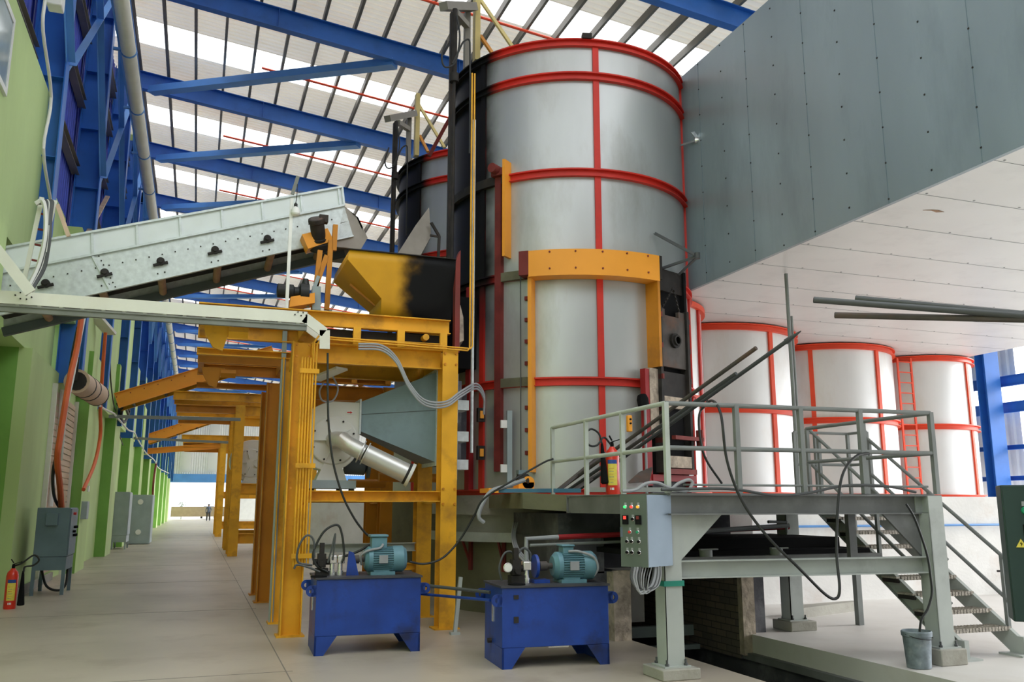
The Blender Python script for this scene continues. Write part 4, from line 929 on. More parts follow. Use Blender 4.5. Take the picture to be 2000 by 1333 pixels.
# =================================================================== CABLE TRAY ACROSS
tr_ = thing('cable_tray', 'long cream cable tray spanning from the green wall to the yellow frame', 'cable tray', tuple(at(0, 590, Y=11.2)))
tA, tB = at(-30, 578, Y=11.2), at(600, 621, Y=11.2)
mb = MB(); mb.bar(tA, tB, .02, .15); mb.build('side_rail', 'cream_paint', tr_)
mb = MB(); mb.bar(tA+Vector((0, .32, 0)), tB+Vector((0, .32, 0)), .02, .15); mb.build('side_rail', 'cream_paint', tr_)
c1, c2 = at(634, 650, Y=11.2), at(634, 682, Y=11.2)
mb = MB(); mb.bar(tB-Vector((.03, 0, 0)), c1, .02, .13, up=(0, 0, 1)); mb.bar(c1+Vector((0, 0, .03)), c2, .13, .02, up=(0, 1, 0)); mb.build('drop_bend', 'cream_paint', tr_)
for p, q in ((tB-Vector((.03, 0, 0)), c1),):
    mb = MB(); mb.bar(p+Vector((0, .32, 0)), q+Vector((0, .32, 0)), .02, .13); mb.build('drop_bend', 'cream_paint', tr_)
n_r = 16
for i in range(n_r):
    p = tA.lerp(tB, (i+.5)/n_r); mb = MB(); mb.box(p.x-.02, p.x+.02, 11.2, 11.52, p.z-.085, p.z-.055); mb.build('rung', 'cream_paint', tr_)
mb = MB(); mb.bar(tA+Vector((0, -.0, -.10)), tB+Vector((0, 0, -.10)), .05, .02); mb.bar(tA+Vector((0, .02, -.14)), tB+Vector((0, .02, -.14)), .06, .06); mb.build('shaded_flange', 'tray_dark', tr_)  # dark flange under the tray; its shade is put into the colour
for i in range(5):
    o_ = MB(); pp = [tA+Vector((0, .06+.05*i, -.02)), tA.lerp(tB, .25)+Vector((0, .06+.05*i, -.04)), tA.lerp(tB, .5)+Vector((0, .05+.05*i, -.03)), tA.lerp(tB, .75)+Vector((0, .06+.05*i, -.05)), tB+Vector((0, .06+.05*i, -.02))]
    o_.tube(curve_pts(pp, 4), .018, 6); tag(o_.build('cable', 'cable_white' if i % 2 else 'cable_grey'), 'power cable lying in the long cream cable tray', 'cable', 'cables in the long cream tray')
mb = MB()
for (x, y) in ((30, 577), (40, 584), (40, 572), (52, 585), (52, 577), (62, 581), (576, 615), (582, 610), (588, 617), (592, 611), (598, 616)):
    p = at(x, y, Y=11.19); mb.cyl(p, p+Vector((0, -.012, 0)), .009, n=6)
mb.build('bolts', 'dark_iron', tr_)
# bundle dropping down at left: vertical tray piece
vt = thing('cable_drop_tray', 'upright rusty cream cable tray with drooping cable bundle at left, before the conveyor', 'cable tray', tuple(at(70, 560, Y=11.6)))
for a, b in (((82, 386), (48, 545)), ((108, 392), (62, 570)), ((112, 400), (134, 462))):
    mb = MB(); mb.bar(at(*a, Y=11.7), at(*b, Y=11.7), .05, .03, up=(0, 1, 0)); mb.build('side_rail', 'wood_pale' if a[0] == 112 else 'cream_paint', vt)
mb = MB(); mb.bar(at(-20, 470, Y=11.0), at(60, 572, Y=11.0), .03, .12); mb.build('diagonal_rail', 'cream_paint', vt)
for k_ in range(4):
    mb = MB(); y_ = 418+k_*30; mb.bar(at(80-k_*6, y_, Y=11.72), at(100-k_*7, y_+3, Y=11.72), .03, .02); mb.build('rung', 'maroon', vt)
for i in range(9):
    s_ = i-4; pts = [at(70+i*2, 398, Y=11.6), at(84+i*2.3, 393, Y=11.58), at(90+i*1.2, 420, Y=11.55), at(92+s_*1.0+(2 if i % 2 else 0), 470, Y=11.5), at(82+s_*1.6, 520, Y=11.5), at(64+s_*1.3, 556, Y=11.45), at(56+s_, 572, Y=11.4)]
    mb = MB(); mb.tube(curve_pts(pts, 5), .018 if i else .03, 6); tag(mb.build('cable', 'cable_white' if i in (0, 5) else 'hose_grey'), 'cable drooping in the grey bundle over the conveyor at left', 'cable', 'drooping cable bundle')
mb = MB(); pts = [at(88, 0, X=-2.3), at(84, 60, X=-2.3), at(100, 190, X=-2.3), at(85, 290, X=-2.3), at(97, 380, X=-2.3), at(100, 395, X=-2.3)]
pts = [Vector(p) for p in pts]
mb.tube(curve_pts(pts, 5), .022, 8); tag(mb.build('white_cable', 'cable_white'), 'white cable hanging down the green wall at top left', 'cable')

# =================================================================== WALL THINGS: shutter, hoses, rolled blind, conduits
sh = thing('roller_shutter', 'beige roller shutter in the green wall behind the grey cabinet', 'shutter', (-2.93, 20.6, 0)); 
mb = MB(); z0, z1 = .2, 4.0; n = 28
for i in range(n):
    za = z0+(z1-z0)*i/n; zb = z0+(z1-z0)*(i+1)/n; mb.add([(-2.92, 20.2, za), (-2.92, 23.6, za), (-2.92, 23.6, zb-.02), (-2.92, 20.2, zb-.02), (-2.945, 20.2, zb-.02), (-2.945, 23.6, zb-.02), (-2.945, 23.6, zb), (-2.945, 20.2, zb)], [(0, 1, 2, 3), (3, 2, 5, 4), (4, 5, 6, 7)])
mb.build('curtain', 'shutter', sh)
for ya_ in (20.08, 23.6):
    mb = MB(); mb.box(-2.95, -2.86, ya_, ya_+.1, 0, 4.1); mb.build('guide', 'cream_paint', sh)
rl = thing('shutter_roll', 'ribbed beige shutter drum with black straps on the green wall', 'roll', tuple(at(170, 760, X=-2.45)))
pa, pb = at(150, 745, X=-2.55), at(190, 772, X=-2.35); da = (pb-pa).normalized()
mb = MB(); mb.cyl(pa, pb, .26, n=18); mb.build('drum', 'shutter', rl)
for k_ in (.3, .55, .96):
    mb = MB(); p = pa.lerp(pb, k_); mb.cyl(p, p+da*.05, .27, n=18); mb.build('strap', 'black_rubber', rl)
mb = MB(); mb.cyl(pa-da*.02, pa, .2, n=16); mb.bar(pa-da*.1, pa-da*.1+Vector((0, 0, .5)), .06, .04); mb.build('end_frame', 'dark_iron', rl)
def wallhose(name, pts, X, r, m_, lab, k_=6, cat='hose'):
    mb = MB(); mb.tube(curve_pts([at(x, y, X=X) for x, y in pts], k_), r, 8); return tag(mb.build(name, m_), lab, cat)
wallhose('orange_hose', [(160, 612), (150, 680), (135, 745), (118, 850), (112, 900), (117, 950), (120, 994)], -2.42, .055, 'orange_hose', 'thick orange conduit running down to the top of the near grey cabinet')
wallhose('orange_hose', [(206, 650), (200, 730), (196, 800), (196, 850), (185, 905), (163, 957)], -2.5, .045, 'orange_hose', 'long orange conduit curving down the wall beyond the shutter')
wallhose('black_cable', [(152, 640), (140, 700), (130, 770), (118, 860), (104, 920), (106, 970), (118, 995)], -2.5, .03, 'black_rubber', 'black cable beside the thick orange conduit')
wallhose('white_cable', [(166, 620), (158, 660), (143, 740), (130, 800), (120, 900)], -2.5, .022, 'cable_white', 'white cable beside the thick orange conduit')
wallhose('black_cable', [(214, 655), (216, 740), (222, 790), (228, 810), (232, 845), (240, 870)], -2.66, .02, 'black_rubber', 'thin black cable hanging down the wall beyond the orange conduit', 4)
wallhose('white_cable', [(190, 790), (205, 800), (222, 808), (228, 815), (250, 840), (262, 845), (270, 860), (285, 885), (302, 900), (310, 915), (330, 925)], -2.5, .03, 'cable_white', 'white cable slung along the wall down the aisle', 4)
wallhose('white_strip', [(122, 762), (116, 860), (104, 940), (98, 990)], -2.85, .05, 'white_plastic', 'white plastic trunking strip left of the shutter', 4, 'trunking')
wallhose('red_conduit', [(305, 905), (300, 940), (298, 975)], -2.5, .06, 'maroon', 'rust red cables above the distant grey cabinets', 4)
wallhose('wire_coil', [(236, 800), (246, 790), (252, 805), (243, 825), (236, 812), (244, 795), (251, 812)], -2.5, .05, 'black_rubber', 'coil of black wire hung on the green wall', 5)
# horizontal conduit across the aisle
for lab, a, b, Y in (('grey conduit spanning the aisle to the third frame, upper', (250, 815), (470, 820), 29.5), ('grey conduit spanning the aisle to the third frame, lower', (285, 857), (450, 865), 40)):
    mb = MB(); p = at(*a, Y=Y); q = at(*b, Y=Y); p = Vector((-2.7, Y, p.z)); mb.bar(p, q, .08, .10); tag(mb.build('aisle_conduit', 'rail_grey'), lab, 'conduit')
# small cable tray end above the shutter
mb = MB(); mb.bar(at(188, 620, X=-2.68), at(216, 652, X=-2.4), .30, .08); tag(mb.build('tray_stub', 'cream_paint'), 'short cream cable tray end poking down near the shutter drum', 'cable tray')
mb = MB(); mb.bar(at(172, 455, X=-2.62), at(210, 384, X=-2.62), .10, .04, up=(0, 1, 0)); tag(mb.build('plank', 'wood_pale'), 'pale wooden plank leaning between blue columns above the conveyor', 'plank')
mb = MB(); mb.box(*[v for v in ()]) if False else None
# floodlight box top left
p = at(108, 5, X=-2.3); mb = MB(); mb.box(p.x-.1, p.x+.1, p.y-.1, p.y+.15, p.z-.08, p.z+.15); tag(mb.build('junction_box', 'white_plastic', bevel=.02), 'white junction box on the blue column at top left', 'box')

# cabinets on the left
def cabinet(name, x0, x1, y0, y1, z0, z1, lab, m_='cabinet_blue', legs=True, cat='cabinet'):
    c = thing(name, lab, cat, ((x0+x1)/2, (y0+y1)/2, 0))
    mb = MB(); mb.box(x0, x1, y0, y1, z0, z1); mb.build('body', m_, c, bevel=.008)
    mb = MB(); mb.box(x1, x1+.02, y0+.02, y1-.02, z0+.02, z1-.02); d = mb.build('door', m_, c, bevel=.005)
    if legs:
        mb = MB(); mb.box(x0, x1, y0, y1, z0-.24, z0-.005); mb.build('plinth_frame', m_, c)
        for X in (x0+.03, x1-.03):
            for Y in (y0+.03, y1-.03):
                mb = MB(); mb.box(X-.03, X+.03, Y-.03, Y+.03, 0, z0-.24); mb.build('leg', m_, c)
    return c, d
c, d = cabinet('electrical_cabinet', -2.72, -2.17, 18.2, 19.2, .68, 1.56, 'blue-grey electrical cabinet on a four-legged stand against the green wall')
mb = MB(); mb.box(-2.56, -2.36, 18.12, 18.2, 1.24, 1.46); mb.build('vent_box', 'cabinet_blue', c, bevel=.005)
for k_, (yy, zz) in enumerate(((18.5, 1.45), (18.7, 1.2), (18.9, 1.2), (18.7, 1.05), (18.9, 1.05), (18.6, 1.12))):
    mb = MB(); mb.cyl((-2.15, yy, zz), (-2.10, yy, zz), .025, n=10); mb.build('knob', 'black' if k_ else 'btn_red', d)
mb = MB(); mb.tube(curve_pts([(-2.62, 18.6, .45), (-2.5, 18.55, .14), (-2.3, 18.6, .05), (-2.2, 18.7, .15), (-2.2, 18.8, .45)], 6), .022, 8); tag(mb.build('black_cable', 'black_rubber'), 'black cable sagging between the legs of the near grey cabinet', 'cable')
p = at(160, 995, X=-2.55); mb = MB(); mb.box(-2.66, -2.5, 24.0, 24.4, at(165, 1014, X=-2.6).z, at(165, 980, X=-2.6).z); tag(mb.build('switch_box', 'cabinet_grey', bevel=.01), 'small grey switch box on the green pilaster above the near cabinet', 'box')
mb = MB(); mb.box(-2.66, -2.6, 24.9, 25.1, at(165, 960, X=-2.6).z, at(165, 948, X=-2.6).z); tag(mb.build('socket_box', 'white_plastic'), 'tiny white box on the green pilaster below the orange hose end', 'box')
cabinet('electrical_cabinet', -2.85, -2.35, 36.0, 37.4, .5, 2.1, 'grey wall cabinet down the aisle, nearer of the distant pair', 'cabinet_grey', legs=True)
c, d = cabinet('electrical_cabinet', -2.65, -1.75, 40.5, 42.5, .02, 2.05, 'tall pale grey floor cabinet down the aisle, with two round ports', 'cabinet_grey', legs=False)
for z in (.5, 1.75):
    mb = MB(); mb.lathe((-2.2, 40.5, z), (0, -1, 0), [(.05, 0), (.11, .01), (.11, .03), (.06, .035)], 18); mb.build('port', 'white_plastic', c)
# extinguishers
def extinguisher(loc, lab, horn=1, s=1.0, face=(0, -1)):
    x, y, z = loc; e_ = thing('fire_extinguisher', lab, 'fire extinguisher', loc)
    mb = MB(); mb.lathe((x, y, z), (0, 0, 1), [(.085*s, 0), (.09*s, .02), (.09*s, .50*s), (.075*s, .56*s), (.04*s, .60*s), (.03*s, .62*s)], 28); mb.build('cylinder', 'ext_red', e_)
    mb = MB(); mb.lathe((x, y, z+.62*s), (0, 0, 1), [(.02, 0), (.025, .02), (.02, .06)], 14); mb.bar((x-.01, y, z+.68*s), (x+.12, y-.02, z+.72*s), .02, .012); mb.bar((x, y, z+.70*s), (x-.04, y-.01, z+.76*s), .015, .015); mb.build('valve', 'black', e_)
    mb = MB(); r = .0915*s
    def patch(a0, a1, z0, z1):
        m2 = MB(); m2.ring(x, y, r-.003, r+.0015, z+z0*s, z+z1*s, a0, a1, n=60); return m2
    a = math.degrees(atan2(-y, -x)); patch(a-38, a+38, .13, .40).build('label', 'label_yellow', e_)
    patch(a-38, a+38, .40, .45).build('label_band', 'label_blue', e_)
    for k_ in range(6): patch(a-25, a+(5+4*(k_ % 3)), .16+k_*.035, .168+k_*.035).build('label_line', 'btn_red' if k_ % 2 else 'label_blue', e_)
    patch(a-20, a-14, .07, .10).build('mark', 'label_white', e_); patch(a-9, a+10, .07, .10).build('mark', 'label_white', e_)
    return e_
g = at(18, 1190, Z=0); E1 = extinguisher((g.x, g.y, 0), 'red fire extinguisher with yellow label on the floor at far left', s=1.0)
hx = g+Vector((.15, -.05, 0))
mb = MB(); mb.tube(curve_pts([g+Vector((.02, 0, .66)), g+Vector((.12, -.05, .70)), g+Vector((.28, -.05, .82)), g+Vector((.36, -.05, .74)), g+Vector((.28, -.05, .66)), g+Vector((.17, -.05, .64)), g+Vector((.155, -.05, .56))], 6), .014, 8); mb.build('hose', 'black_rubber', E1)
mb = MB(); mb.lathe(hx+Vector((0, 0, .58)), (0.02, 0, -1), [(.012, 0), (.02, .05), (.055, .52), (.04, .53)], 16); mb.build('horn', 'black', E1)
g2 = Vector((at(1196, 965, Z=1.76).x, 0, 0)); g2 = at(1200, 900, Y=9.9); g2 = Vector((g2.x, 9.96, 1.72))
E2 = extinguisher(tuple(g2), 'red fire extinguisher with yellow label standing on the ledge by the railing', s=.98)
mb = MB(); mb.tube(curve_pts([g2+Vector((-.02, 0, .64)), g2+Vector((-.12, -.02, .72)), g2+Vector((-.22, -.03, .62)), g2+Vector((-.33, -.03, .62)), g2+Vector((-.38, -.03, .74)), g2+Vector((-.30, -.03, .82)), g2+Vector((-.19, -.03, .76)), g2+Vector((-.14, -.02, .60))], 6), .013, 8); mb.build('hose', 'black_rubber', E2)
mb = MB(); mb.lathe(g2+Vector((-.15, -.02, .66)), (.06, 0, -1), [(.012, 0), (.02, .05), (.05, .50), (.03, .52)], 16); mb.build('horn', 'black', E2)

# =================================================================== HYDRAULIC POWER UNITS
def frame_vec(a, b): d = (b-a); d.z = 0; return d.normalized()
def hydraulic(fl, fr_, depth, h, lab, kind):
    """fl/fr_: front-left / front-right floor corners"""
    fl, fr_ = Vector(fl), Vector(fr_); u = frame_vec(fl, fr_); L = (fr_-fl).length; v = Vector((-u.y, u.x, 0)); Z = Vector((0, 0, 1))
    def P(a, b, c): return fl+u*a+v*b+Z*c
    def pb(mb, a0, a1, b0, b1, c0, c1):
        return mb.add([P(a0,b0,c0),P(a1,b0,c0),P(a1,b1,c0),P(a0,b1,c0),P(a0,b0,c1),P(a1,b0,c1),P(a1,b1,c1),P(a0,b1,c1)], [(0,3,2,1),(4,5,6,7),(0,1,5,4),(1,2,6,5),(2,3,7,6),(3,0,4,7)])
    t_ = thing('hydraulic_tank', lab, 'hydraulic unit', tuple(fl))
    mb = MB(); pb(mb, 0, L, 0, depth, .20, h-.02); mb.build('tank', 'pump_blue', t_, bevel=.006)
    mb = MB(); pb(mb, -.015, L+.015, -.015, depth+.01, h-.02, h); mb.build('top_plate', 'pump_top', t_)
    for (a, s_) in ((0, 1), (L, -1)):
        for b in (0, depth-.02):
            mb = MB(); mb.prism([P(a, b, .20), P(a+s_*.24, b, .20), P(a+s_*.10, b, 0), P(a, b, 0)], v*.02); mb.build('foot_gusset', 'pump_blue', t_)
        mb = MB(); pb(mb, a, a+s_*.02, 0, depth, 0, .20); mb.build('end_skirt', 'pump_blue', t_)
    for a, b in ((0, .0), (L, .0), (0, depth-.02)):
        s_ = -1 if a == 0 else 1; mb = MB(); c = P(a+s_*.05, b, h-.14); mb.lathe(c, v, [(.025, 0), (.06, 0), (.06, .02), (.025, .02)], 20, cap=False); pb(mb, a, a+s_*.05, b, b+.02, h-.20, h-.08); mb.build('lifting_lug', 'pump_blue', t_)
    mb = MB(); pb(mb, -.012, 0, depth*.45, depth*.52, h-.38, h-.16); mb.build('level_gauge', 'chrome', t_)
    if kind == 2:
        mb = MB(); pb(mb, .12, .17, -.01, 0, h-.36, h-.30); pb(mb, .12, .17, -.01, 0, h-.13, h-.09); mb.build('plug', 'dark_iron', t_)
        mb = MB(); pb(mb, .5, .72, .05, .06, .18, .215); mb.build('nameplate', 'chrome', t_)
        mb = MB(); mb.cyl(P(-.0, depth*.6, .22), P(-.04, depth*.6, .22), .025, n=10); mb.build('drain', 'dark_iron', t_)
    # pump group
    pz = h+.15; b_ = depth*.42
    mo = thing('electric_motor', 'teal finned electric motor on the %s blue hydraulic tank' % ('left' if kind == 1 else 'right'), 'motor', tuple(P(L*.72, b_, h)))
    r = .145
    a0 = L*(.48 if kind == 1 else .55); a1 = a0+.44
    mb = MB(); mb.lathe(P(a0, b_, pz+.02), u, [(.05, 0), (r*.7, .0), (r, .04), (r, .09)], 28); mb.lathe(P(a0+.09, b_, pz+.02), u, [(r*.93, 0), (r*.93, .24)], 28); mb.lathe(P(a0+.32, b_, pz+.02), u, [(r, 0), (r+.005, .02), (r+.005, .12), (r*.8, .16), (r*.3, .17)], 28); mb.build('housing', 'motor_teal', mo)
    mb = MB()
    for i in range(15):
        an = radians(-140+i*14+0); d = v*(-cos(an*1.0))*1.0
        an = radians(-68+i*136/14); n2 = (-v)*cos(an)+Z*sin(an); c = P(a0+.09, b_, pz+.02)+n2*(r*.97); mb.bar(c, c+u*.23, .007, .028, up=n2)
    mb.build('cooling_fins', 'motor_teal', mo)
    mb = MB(); pb(mb, a0+.15, a0+.25, b_-r-.02, b_-r-.01, pz-.02, pz+.07); mb.build('nameplate', 'cable_grey', mo)
    mb = MB(); pb(mb, a0+.06, a0+.34, b_-.14, b_+.14, h, h+.035); pb(mb, a0+.10, a0+.28, b_-.10, b_+.10, h+.03, h+.08); mb.build('foot', 'motor_teal', mo)
    tw = .09 if kind == 1 else .06
    mb = MB(); pb(mb, a0+.16-tw, a0+.16+tw, b_-.08, b_+.08, pz+.12, pz+(.27 if kind == 1 else .22)); tbx = mb.build('terminal_box', 'motor_teal', mo, bevel=.01)
    mb = MB(); pb(mb, a0+.15-tw-.01, a0+.17+tw, b_-.10, b_+.10, pz+(.27 if kind == 1 else .22), pz+(.30 if kind == 1 else .24)); mb.build('terminal_lid', 'motor_teal', mo, bevel=.01)
    mb = MB()
    if kind == 1: pts = [P(a0+.20, b_-.09, pz+.19), P(a0+.16, b_-.12, pz+.15), P(a0+.02, b_-.12, pz+.12), P(a0-.05, b_-.08, pz+.06), P(a0-.03, b_-.02, pz-.04)]
    else: pts = [P(a0+.16, b_-.08, pz+.17), P(a0+.26, b_-.12, pz+.17), P(a0+.42, b_-.14, pz+.11), P(a0+.47, b_-.13, pz), P(a0+.44, b_-.10, pz-.08)]
    mb.tube(curve_pts(pts, 6), .014, 8); mb.build('supply_cable', 'cable_grey', mo)
    pu = thing('hydraulic_pump', 'dark pump and valve block with silver body on the %s blue hydraulic tank' % ('left' if kind == 1 else 'right'), 'pump', tuple(P(L*.3, b_, h)))
    pw = a0-.0
    mb = MB(); mb.cyl(P(pw-.15, b_, pz+.02), P(pw, b_, pz+.02), .03, n=12); mb.cyl(P(pw-.14, b_, pz+.02), P(pw-.06, b_, pz+.02), .048, n=14); mb.build('coupling', 'door_iron', pu)
    mb = MB()
    if kind == 1: mb.prism([P(pw-.21, b_-.10, h), P(pw-.07, b_-.10, h), P(pw-.13, b_-.10, h+.25), P(pw-.19, b_-.10, h+.27)], v*.03)
    else: mb.lathe(P(pw-.20, b_, pz+.02), u, [(.05, 0), (.12, 0), (.12, .03), (.05, .03)], 24); pb(mb, pw-.22, pw-.05, b_-.08, b_+.08, h, h+.035)
    mb.build('mount', 'pump_blue', pu)
    for i, (da, ww) in enumerate((((.225, .08), (.315, .08)) if kind == 1 else ((.24, .09),))):
        mb = MB(); pb(mb, pw-da-ww, pw-da, b_-.05, b_+.05, pz-.02, pz+.07); s_b = mb.build('pump_body', 'chrome', pu, bevel=.008)
        mb = MB(); mb.cyl(P(pw-da-.05, b_-.02, h), P(pw-da-.05, b_-.02, pz-.02), .028, n=12); mb.cyl(P(pw-da-.05, b_-.02, h), P(pw-da-.05, b_-.02, h+.05), .038, n=12); mb.build('suction_fitting', 'chrome', s_b)
    mb = MB(); x0_ = -.05 if kind == 1 else .10
    pb(mb, x0_+.06, x0_+.20, b_-.07, b_+.07, h, h+.08); pb(mb, x0_+.08, x0_+.17, b_-.06, b_+.06, h+.09, h+.24); pb(mb, x0_+.10, x0_+.15, b_-.04, b_+.04, h+.24, h+.36)
    mb.cyl(P(x0_+.03, b_, h+.15), P(x0_+.24, b_, h+.15), .035, n=10); mb.cyl(P(x0_+.12, b_-.12, h+.13), P(x0_+.12, b_+.1, h+.13), .03, n=10)
    mb.build('valve_block', 'dark_iron', pu)
    mb = MB(); mb.cyl(P(x0_+.08, .10, h), P(x0_+.08, .10, h+.015), .09, n=16); mb.build('filler_cap', 'black', pu)
    if kind == 2:
        g_ = P(x0_+.0, b_-.14, h+.17); mb = MB(); mb.lathe(g_, -v, [(.045, 0), (.05, .02), (.045, .025)], 20); mb.build('gauge', 'chrome', pu); mb = MB(); mb.lathe(g_-v*.026, -v, [(.04, 0), (.001, .001)], 20); mb.build('gauge_face', 'label_white', pu)
    return t_, P
H1, P1 = hydraulic((1.30, 10.0, 0), (2.46, 9.95, 0), .80, .82, 'blue hydraulic tank unit on the floor, left one', 1)
H2, P2 = hydraulic((2.96, 8.58, 0), (4.10, 8.50, 0), .72, .80, 'blue hydraulic tank unit on the floor, right one', 2)
def hose(pts, r, m_, lab, name='hydraulic_hose', k_=7, cat='hose', group=None):
    mb = MB(); mb.tube(curve_pts(pts, k_), r, 8); return tag(mb.build(name, m_), lab, cat, group)
Yh = 10.25
def ah(L, Y): return [at(x, y, Y=Y) for x, y in L]
hose(ah([(640, 1118), (618, 1105), (612, 1080), (632, 1040), (658, 1026), (668, 1045), (672, 1085), (668, 1100)], Yh), .013, 'black_rubber', 'tall black hydraulic hose arching over the left tank pump')
hose(ah([(610, 1105), (582, 1098), (583, 1070), (598, 1047), (612, 1055), (614, 1090)], Yh), .012, 'hose_grey', 'smaller hose loop at the left end of the left tank pump')
hose(ah([(574, 1112), (580, 1104), (600, 1108), (625, 1118)], Yh-.1), .012, 'hose_grey', 'low hose curling beyond the left edge of the left tank')
hose(ah([(640, 1100), (648, 1072), (655, 1043), (652, 1075), (650, 1095)], Yh), .010, 'hose_grey', 'narrow upright hose loop behind the silver pump bodies')
hose(ah([(650, 1090), (680, 1085), (705, 1075), (722, 1064)], Yh+.25), .014, 'black_rubber', 'black hose running behind the left motor')
Yk = 8.95
hose(ah([(980, 1135), (975, 1110), (985, 1082), (1000, 1080), (1006, 1100)], Yk), .012, 'hose_grey', 'hose loop at the left end of the right tank pump')
hose(ah([(998, 1135), (1003, 1100), (1020, 1072), (1035, 1080), (1036, 1098)], Yk), .013, 'hose_grey', 'tall hose loop over the right tank pump')
for i in range(3):
    hose([at(1003+i*4, 1022, Y=11.9), at(1000+i*3, 1048, Y=11.4), at(1006+i*4, 1075, Y=10.6), at(1024+i*5, 1098, Y=9.6), at(1036+i*4, 1106, Y=9.1)], .012, 'cable_grey', ['left', 'middle', 'right'][i]+' one of three grey hoses dropping from the curved shelf to the right pump', group='hoses from the curved shelf')
# rods linking the two tanks
mb = MB(); mb.tube([P1(1.18, .2, .70), P2(-.01, .45, .70)], .018, 8); tag(mb.build('link_pipe', 'hose_grey'), 'grey pipe linking the two blue tanks, upper', 'pipe')
mb = MB(); mb.tube([P1(1.18, .2, .60), P2(-.01, .45, .62)], .016, 8); tag(mb.build('link_pipe', 'pump_blue'), 'blue pipe linking the two blue tanks, lower', 'pipe')
b_ = at(888, 1240, Z=0); mb = MB(); mb.bar((b_.x, b_.y, 0), (b_.x+.07, b_.y, .70), .045, .045); mb.box(b_.x-.06, b_.x+.06, b_.y-.05, b_.y+.05, 0, .03); tag(mb.build('pipe_prop', 'platform_grey'), 'slanting grey pipe prop between the blue tanks', 'prop')
# hanging cables
hose([at(x, y, Y=11.3) for x, y in ((640, 690), (640, 760), (642, 830), (650, 900), (668, 965), (690, 1010), (712, 1040), (728, 1052))], .014, 'black_rubber', 'black cable hanging from the tray down to the left motor', 'black_cable', cat='cable')
hose([at(800, 1098, Y=10.6), at(830, 1102, Y=10.6), at(865, 1090, Y=10.6), at(898, 1055, Y=10.6), at(925, 1010, Y=10.5), at(945, 975, Y=10.4), at(1000, 940, Y=10.3), at(1060, 905, Y=10.4), at(1080, 897, Y=10.5)], .013, 'black_rubber', 'black cable sagging from the railing past the frame to the left motor', 'black_cable', cat='cable')
for i in range(3):
    hose([at(x, y+i*5, Y=Y) for x, y, Y in ((700, 672, 11.35), (745, 675, 11.35), (775, 700, 11.35), (800, 750, 11.35), (830, 782, 11.35), (870, 785, 11.35), (900, 765, 11.5), (930, 750, 12.0), (945, 770, 12.2), (945, 800, 12.3))], .014, 'cable_grey', ['uppermost', 'middle', 'lowest'][i]+' of the three grey cables looping from the feeder beam to the kiln', 'grey_cable', cat='cable', group='three grey cables looping to the kiln')
hose([at(x, y, Y=10.8) for x, y in ((1025, 938), (990, 950), (960, 960), (942, 985), (935, 1010), (945, 1022))], .028, 'cable_grey', 'thick grey flexible conduit from the winch down to the curved shelf', 'flexible_conduit', cat='conduit')
# tray under the top beam with loops
ct2 = thing('cable_tray', 'small slanted cream cable tray under the top beam, left of the duct', 'cable tray', tuple(at(640, 740, Y=12.0)))
mb = MB(); mb.bar(at(615, 742, Y=12.2), at(668, 720, Y=11.8), .22, .03); mb.build('tray', 'cream_paint', ct2)
hose([at(x, y, Y=12.1) for x, y in ((650, 735), (660, 760), (650, 783), (630, 783), (624, 765), (632, 748))], .012, 'cable_grey', 'grey cable loop hanging from the small slanted tray', 'grey_cable', cat='cable')
# white conduit up the kiln
p = at(921, 885, Y=12.6); q = at(930, 235, Y=12.6)
mb = MB(); mb.tube([(p.x, 12.6, p.z), (p.x, 12.6, q.z)], .025, 10); cu = mb.build('riser_pipe', 'galvanised'); tag(cu, 'thin galvanised riser pipe standing in front of the kiln at left', 'pipe')
# lift gear on the kilns
def liftgear(lab):
    t_ = thing('skip_hoist', lab, 'hoist', (3.9, 13.3, 9.2)); Yp = 13.3
    def V(x, y0, y1, Y): p = at(x, (y0+y1)/2, Y=Y); return Vector((p.x, Y, at(x, y0, Y=Y).z)), Vector((p.x, Y, at(x, y1, Y=Y).z))
    a, b = V(881, 560, 25, Yp); mb = MB(); mb.bar(a, b, .09, .09); mb.build('guide_post', 'dark_iron', t_)
    a, b = V(888, 150, 18, 13.1); mb = MB(); mb.cyl(a, b, .045, n=12); mb.cyl(a-Vector((0, 0, .1)), a+Vector((0, 0, .05)), .08, n=12); mb.cyl(a-Vector((0, 0, 3.2)), a, .028, n=10); mb.build('hydraulic_ram', 'dark_iron', t_)
    a, b = V(931, 120, -30, 14.1); mb = MB(); mb.bar(a, b, .10, .16); mb.build('mast', 'yellow_pale', t_)
    a, b = V(912, 135, 25, 14.0); mb = MB(); mb.bar(a, b, .10, .12); mb.build('mast', 'grey_steel', t_)
    p, q = at(866, 12, Y=13.2), at(925, 14, Y=14.0); mb = MB(); mb.bar(p, q, .16, .14); mb.bar(at(890, 25, Y=13.4), at(912, 50, Y=13.9), .1, .1); mb.build('cross_head', 'grey_steel', t_)
    mb = MB(); mb.bar(at(935, -5, Y=14.1), at(1003, 95, Y=13.6), .06, .05, up=(0, 1, 0)); mb.build('stay', 'yellow_pale', t_)
    mb = MB(); mb.bar(at(938, 70, Y=14.1), at(962, 105, Y=13.7), .06, .05, up=(0, 1, 0)); mb.build('stay', 'amber_and_shaded_yellow', t_)
    for pts in (((892, 30), (898, 70), (893, 110), (884, 128), (868, 130), (863, 110), (872, 80)), ((884, 125), (896, 100), (905, 82), (916, 78), (918, 100), (918, 180), (917, 300))):
        mb = MB(); mb.tube(curve_pts([at(x, y, Y=13.0) for x, y in pts], 6), .016, 8); mb.build('hydraulic_hose', 'black_rubber', t_)
    return t_
L1_ = liftgear('dark hydraulic skip hoist with pale yellow mast on the nearest kiln')
copy_tree(L1_, (0.0, 4.7, 0), 'dark hydraulic skip hoist with pale yellow mast on the second kiln')
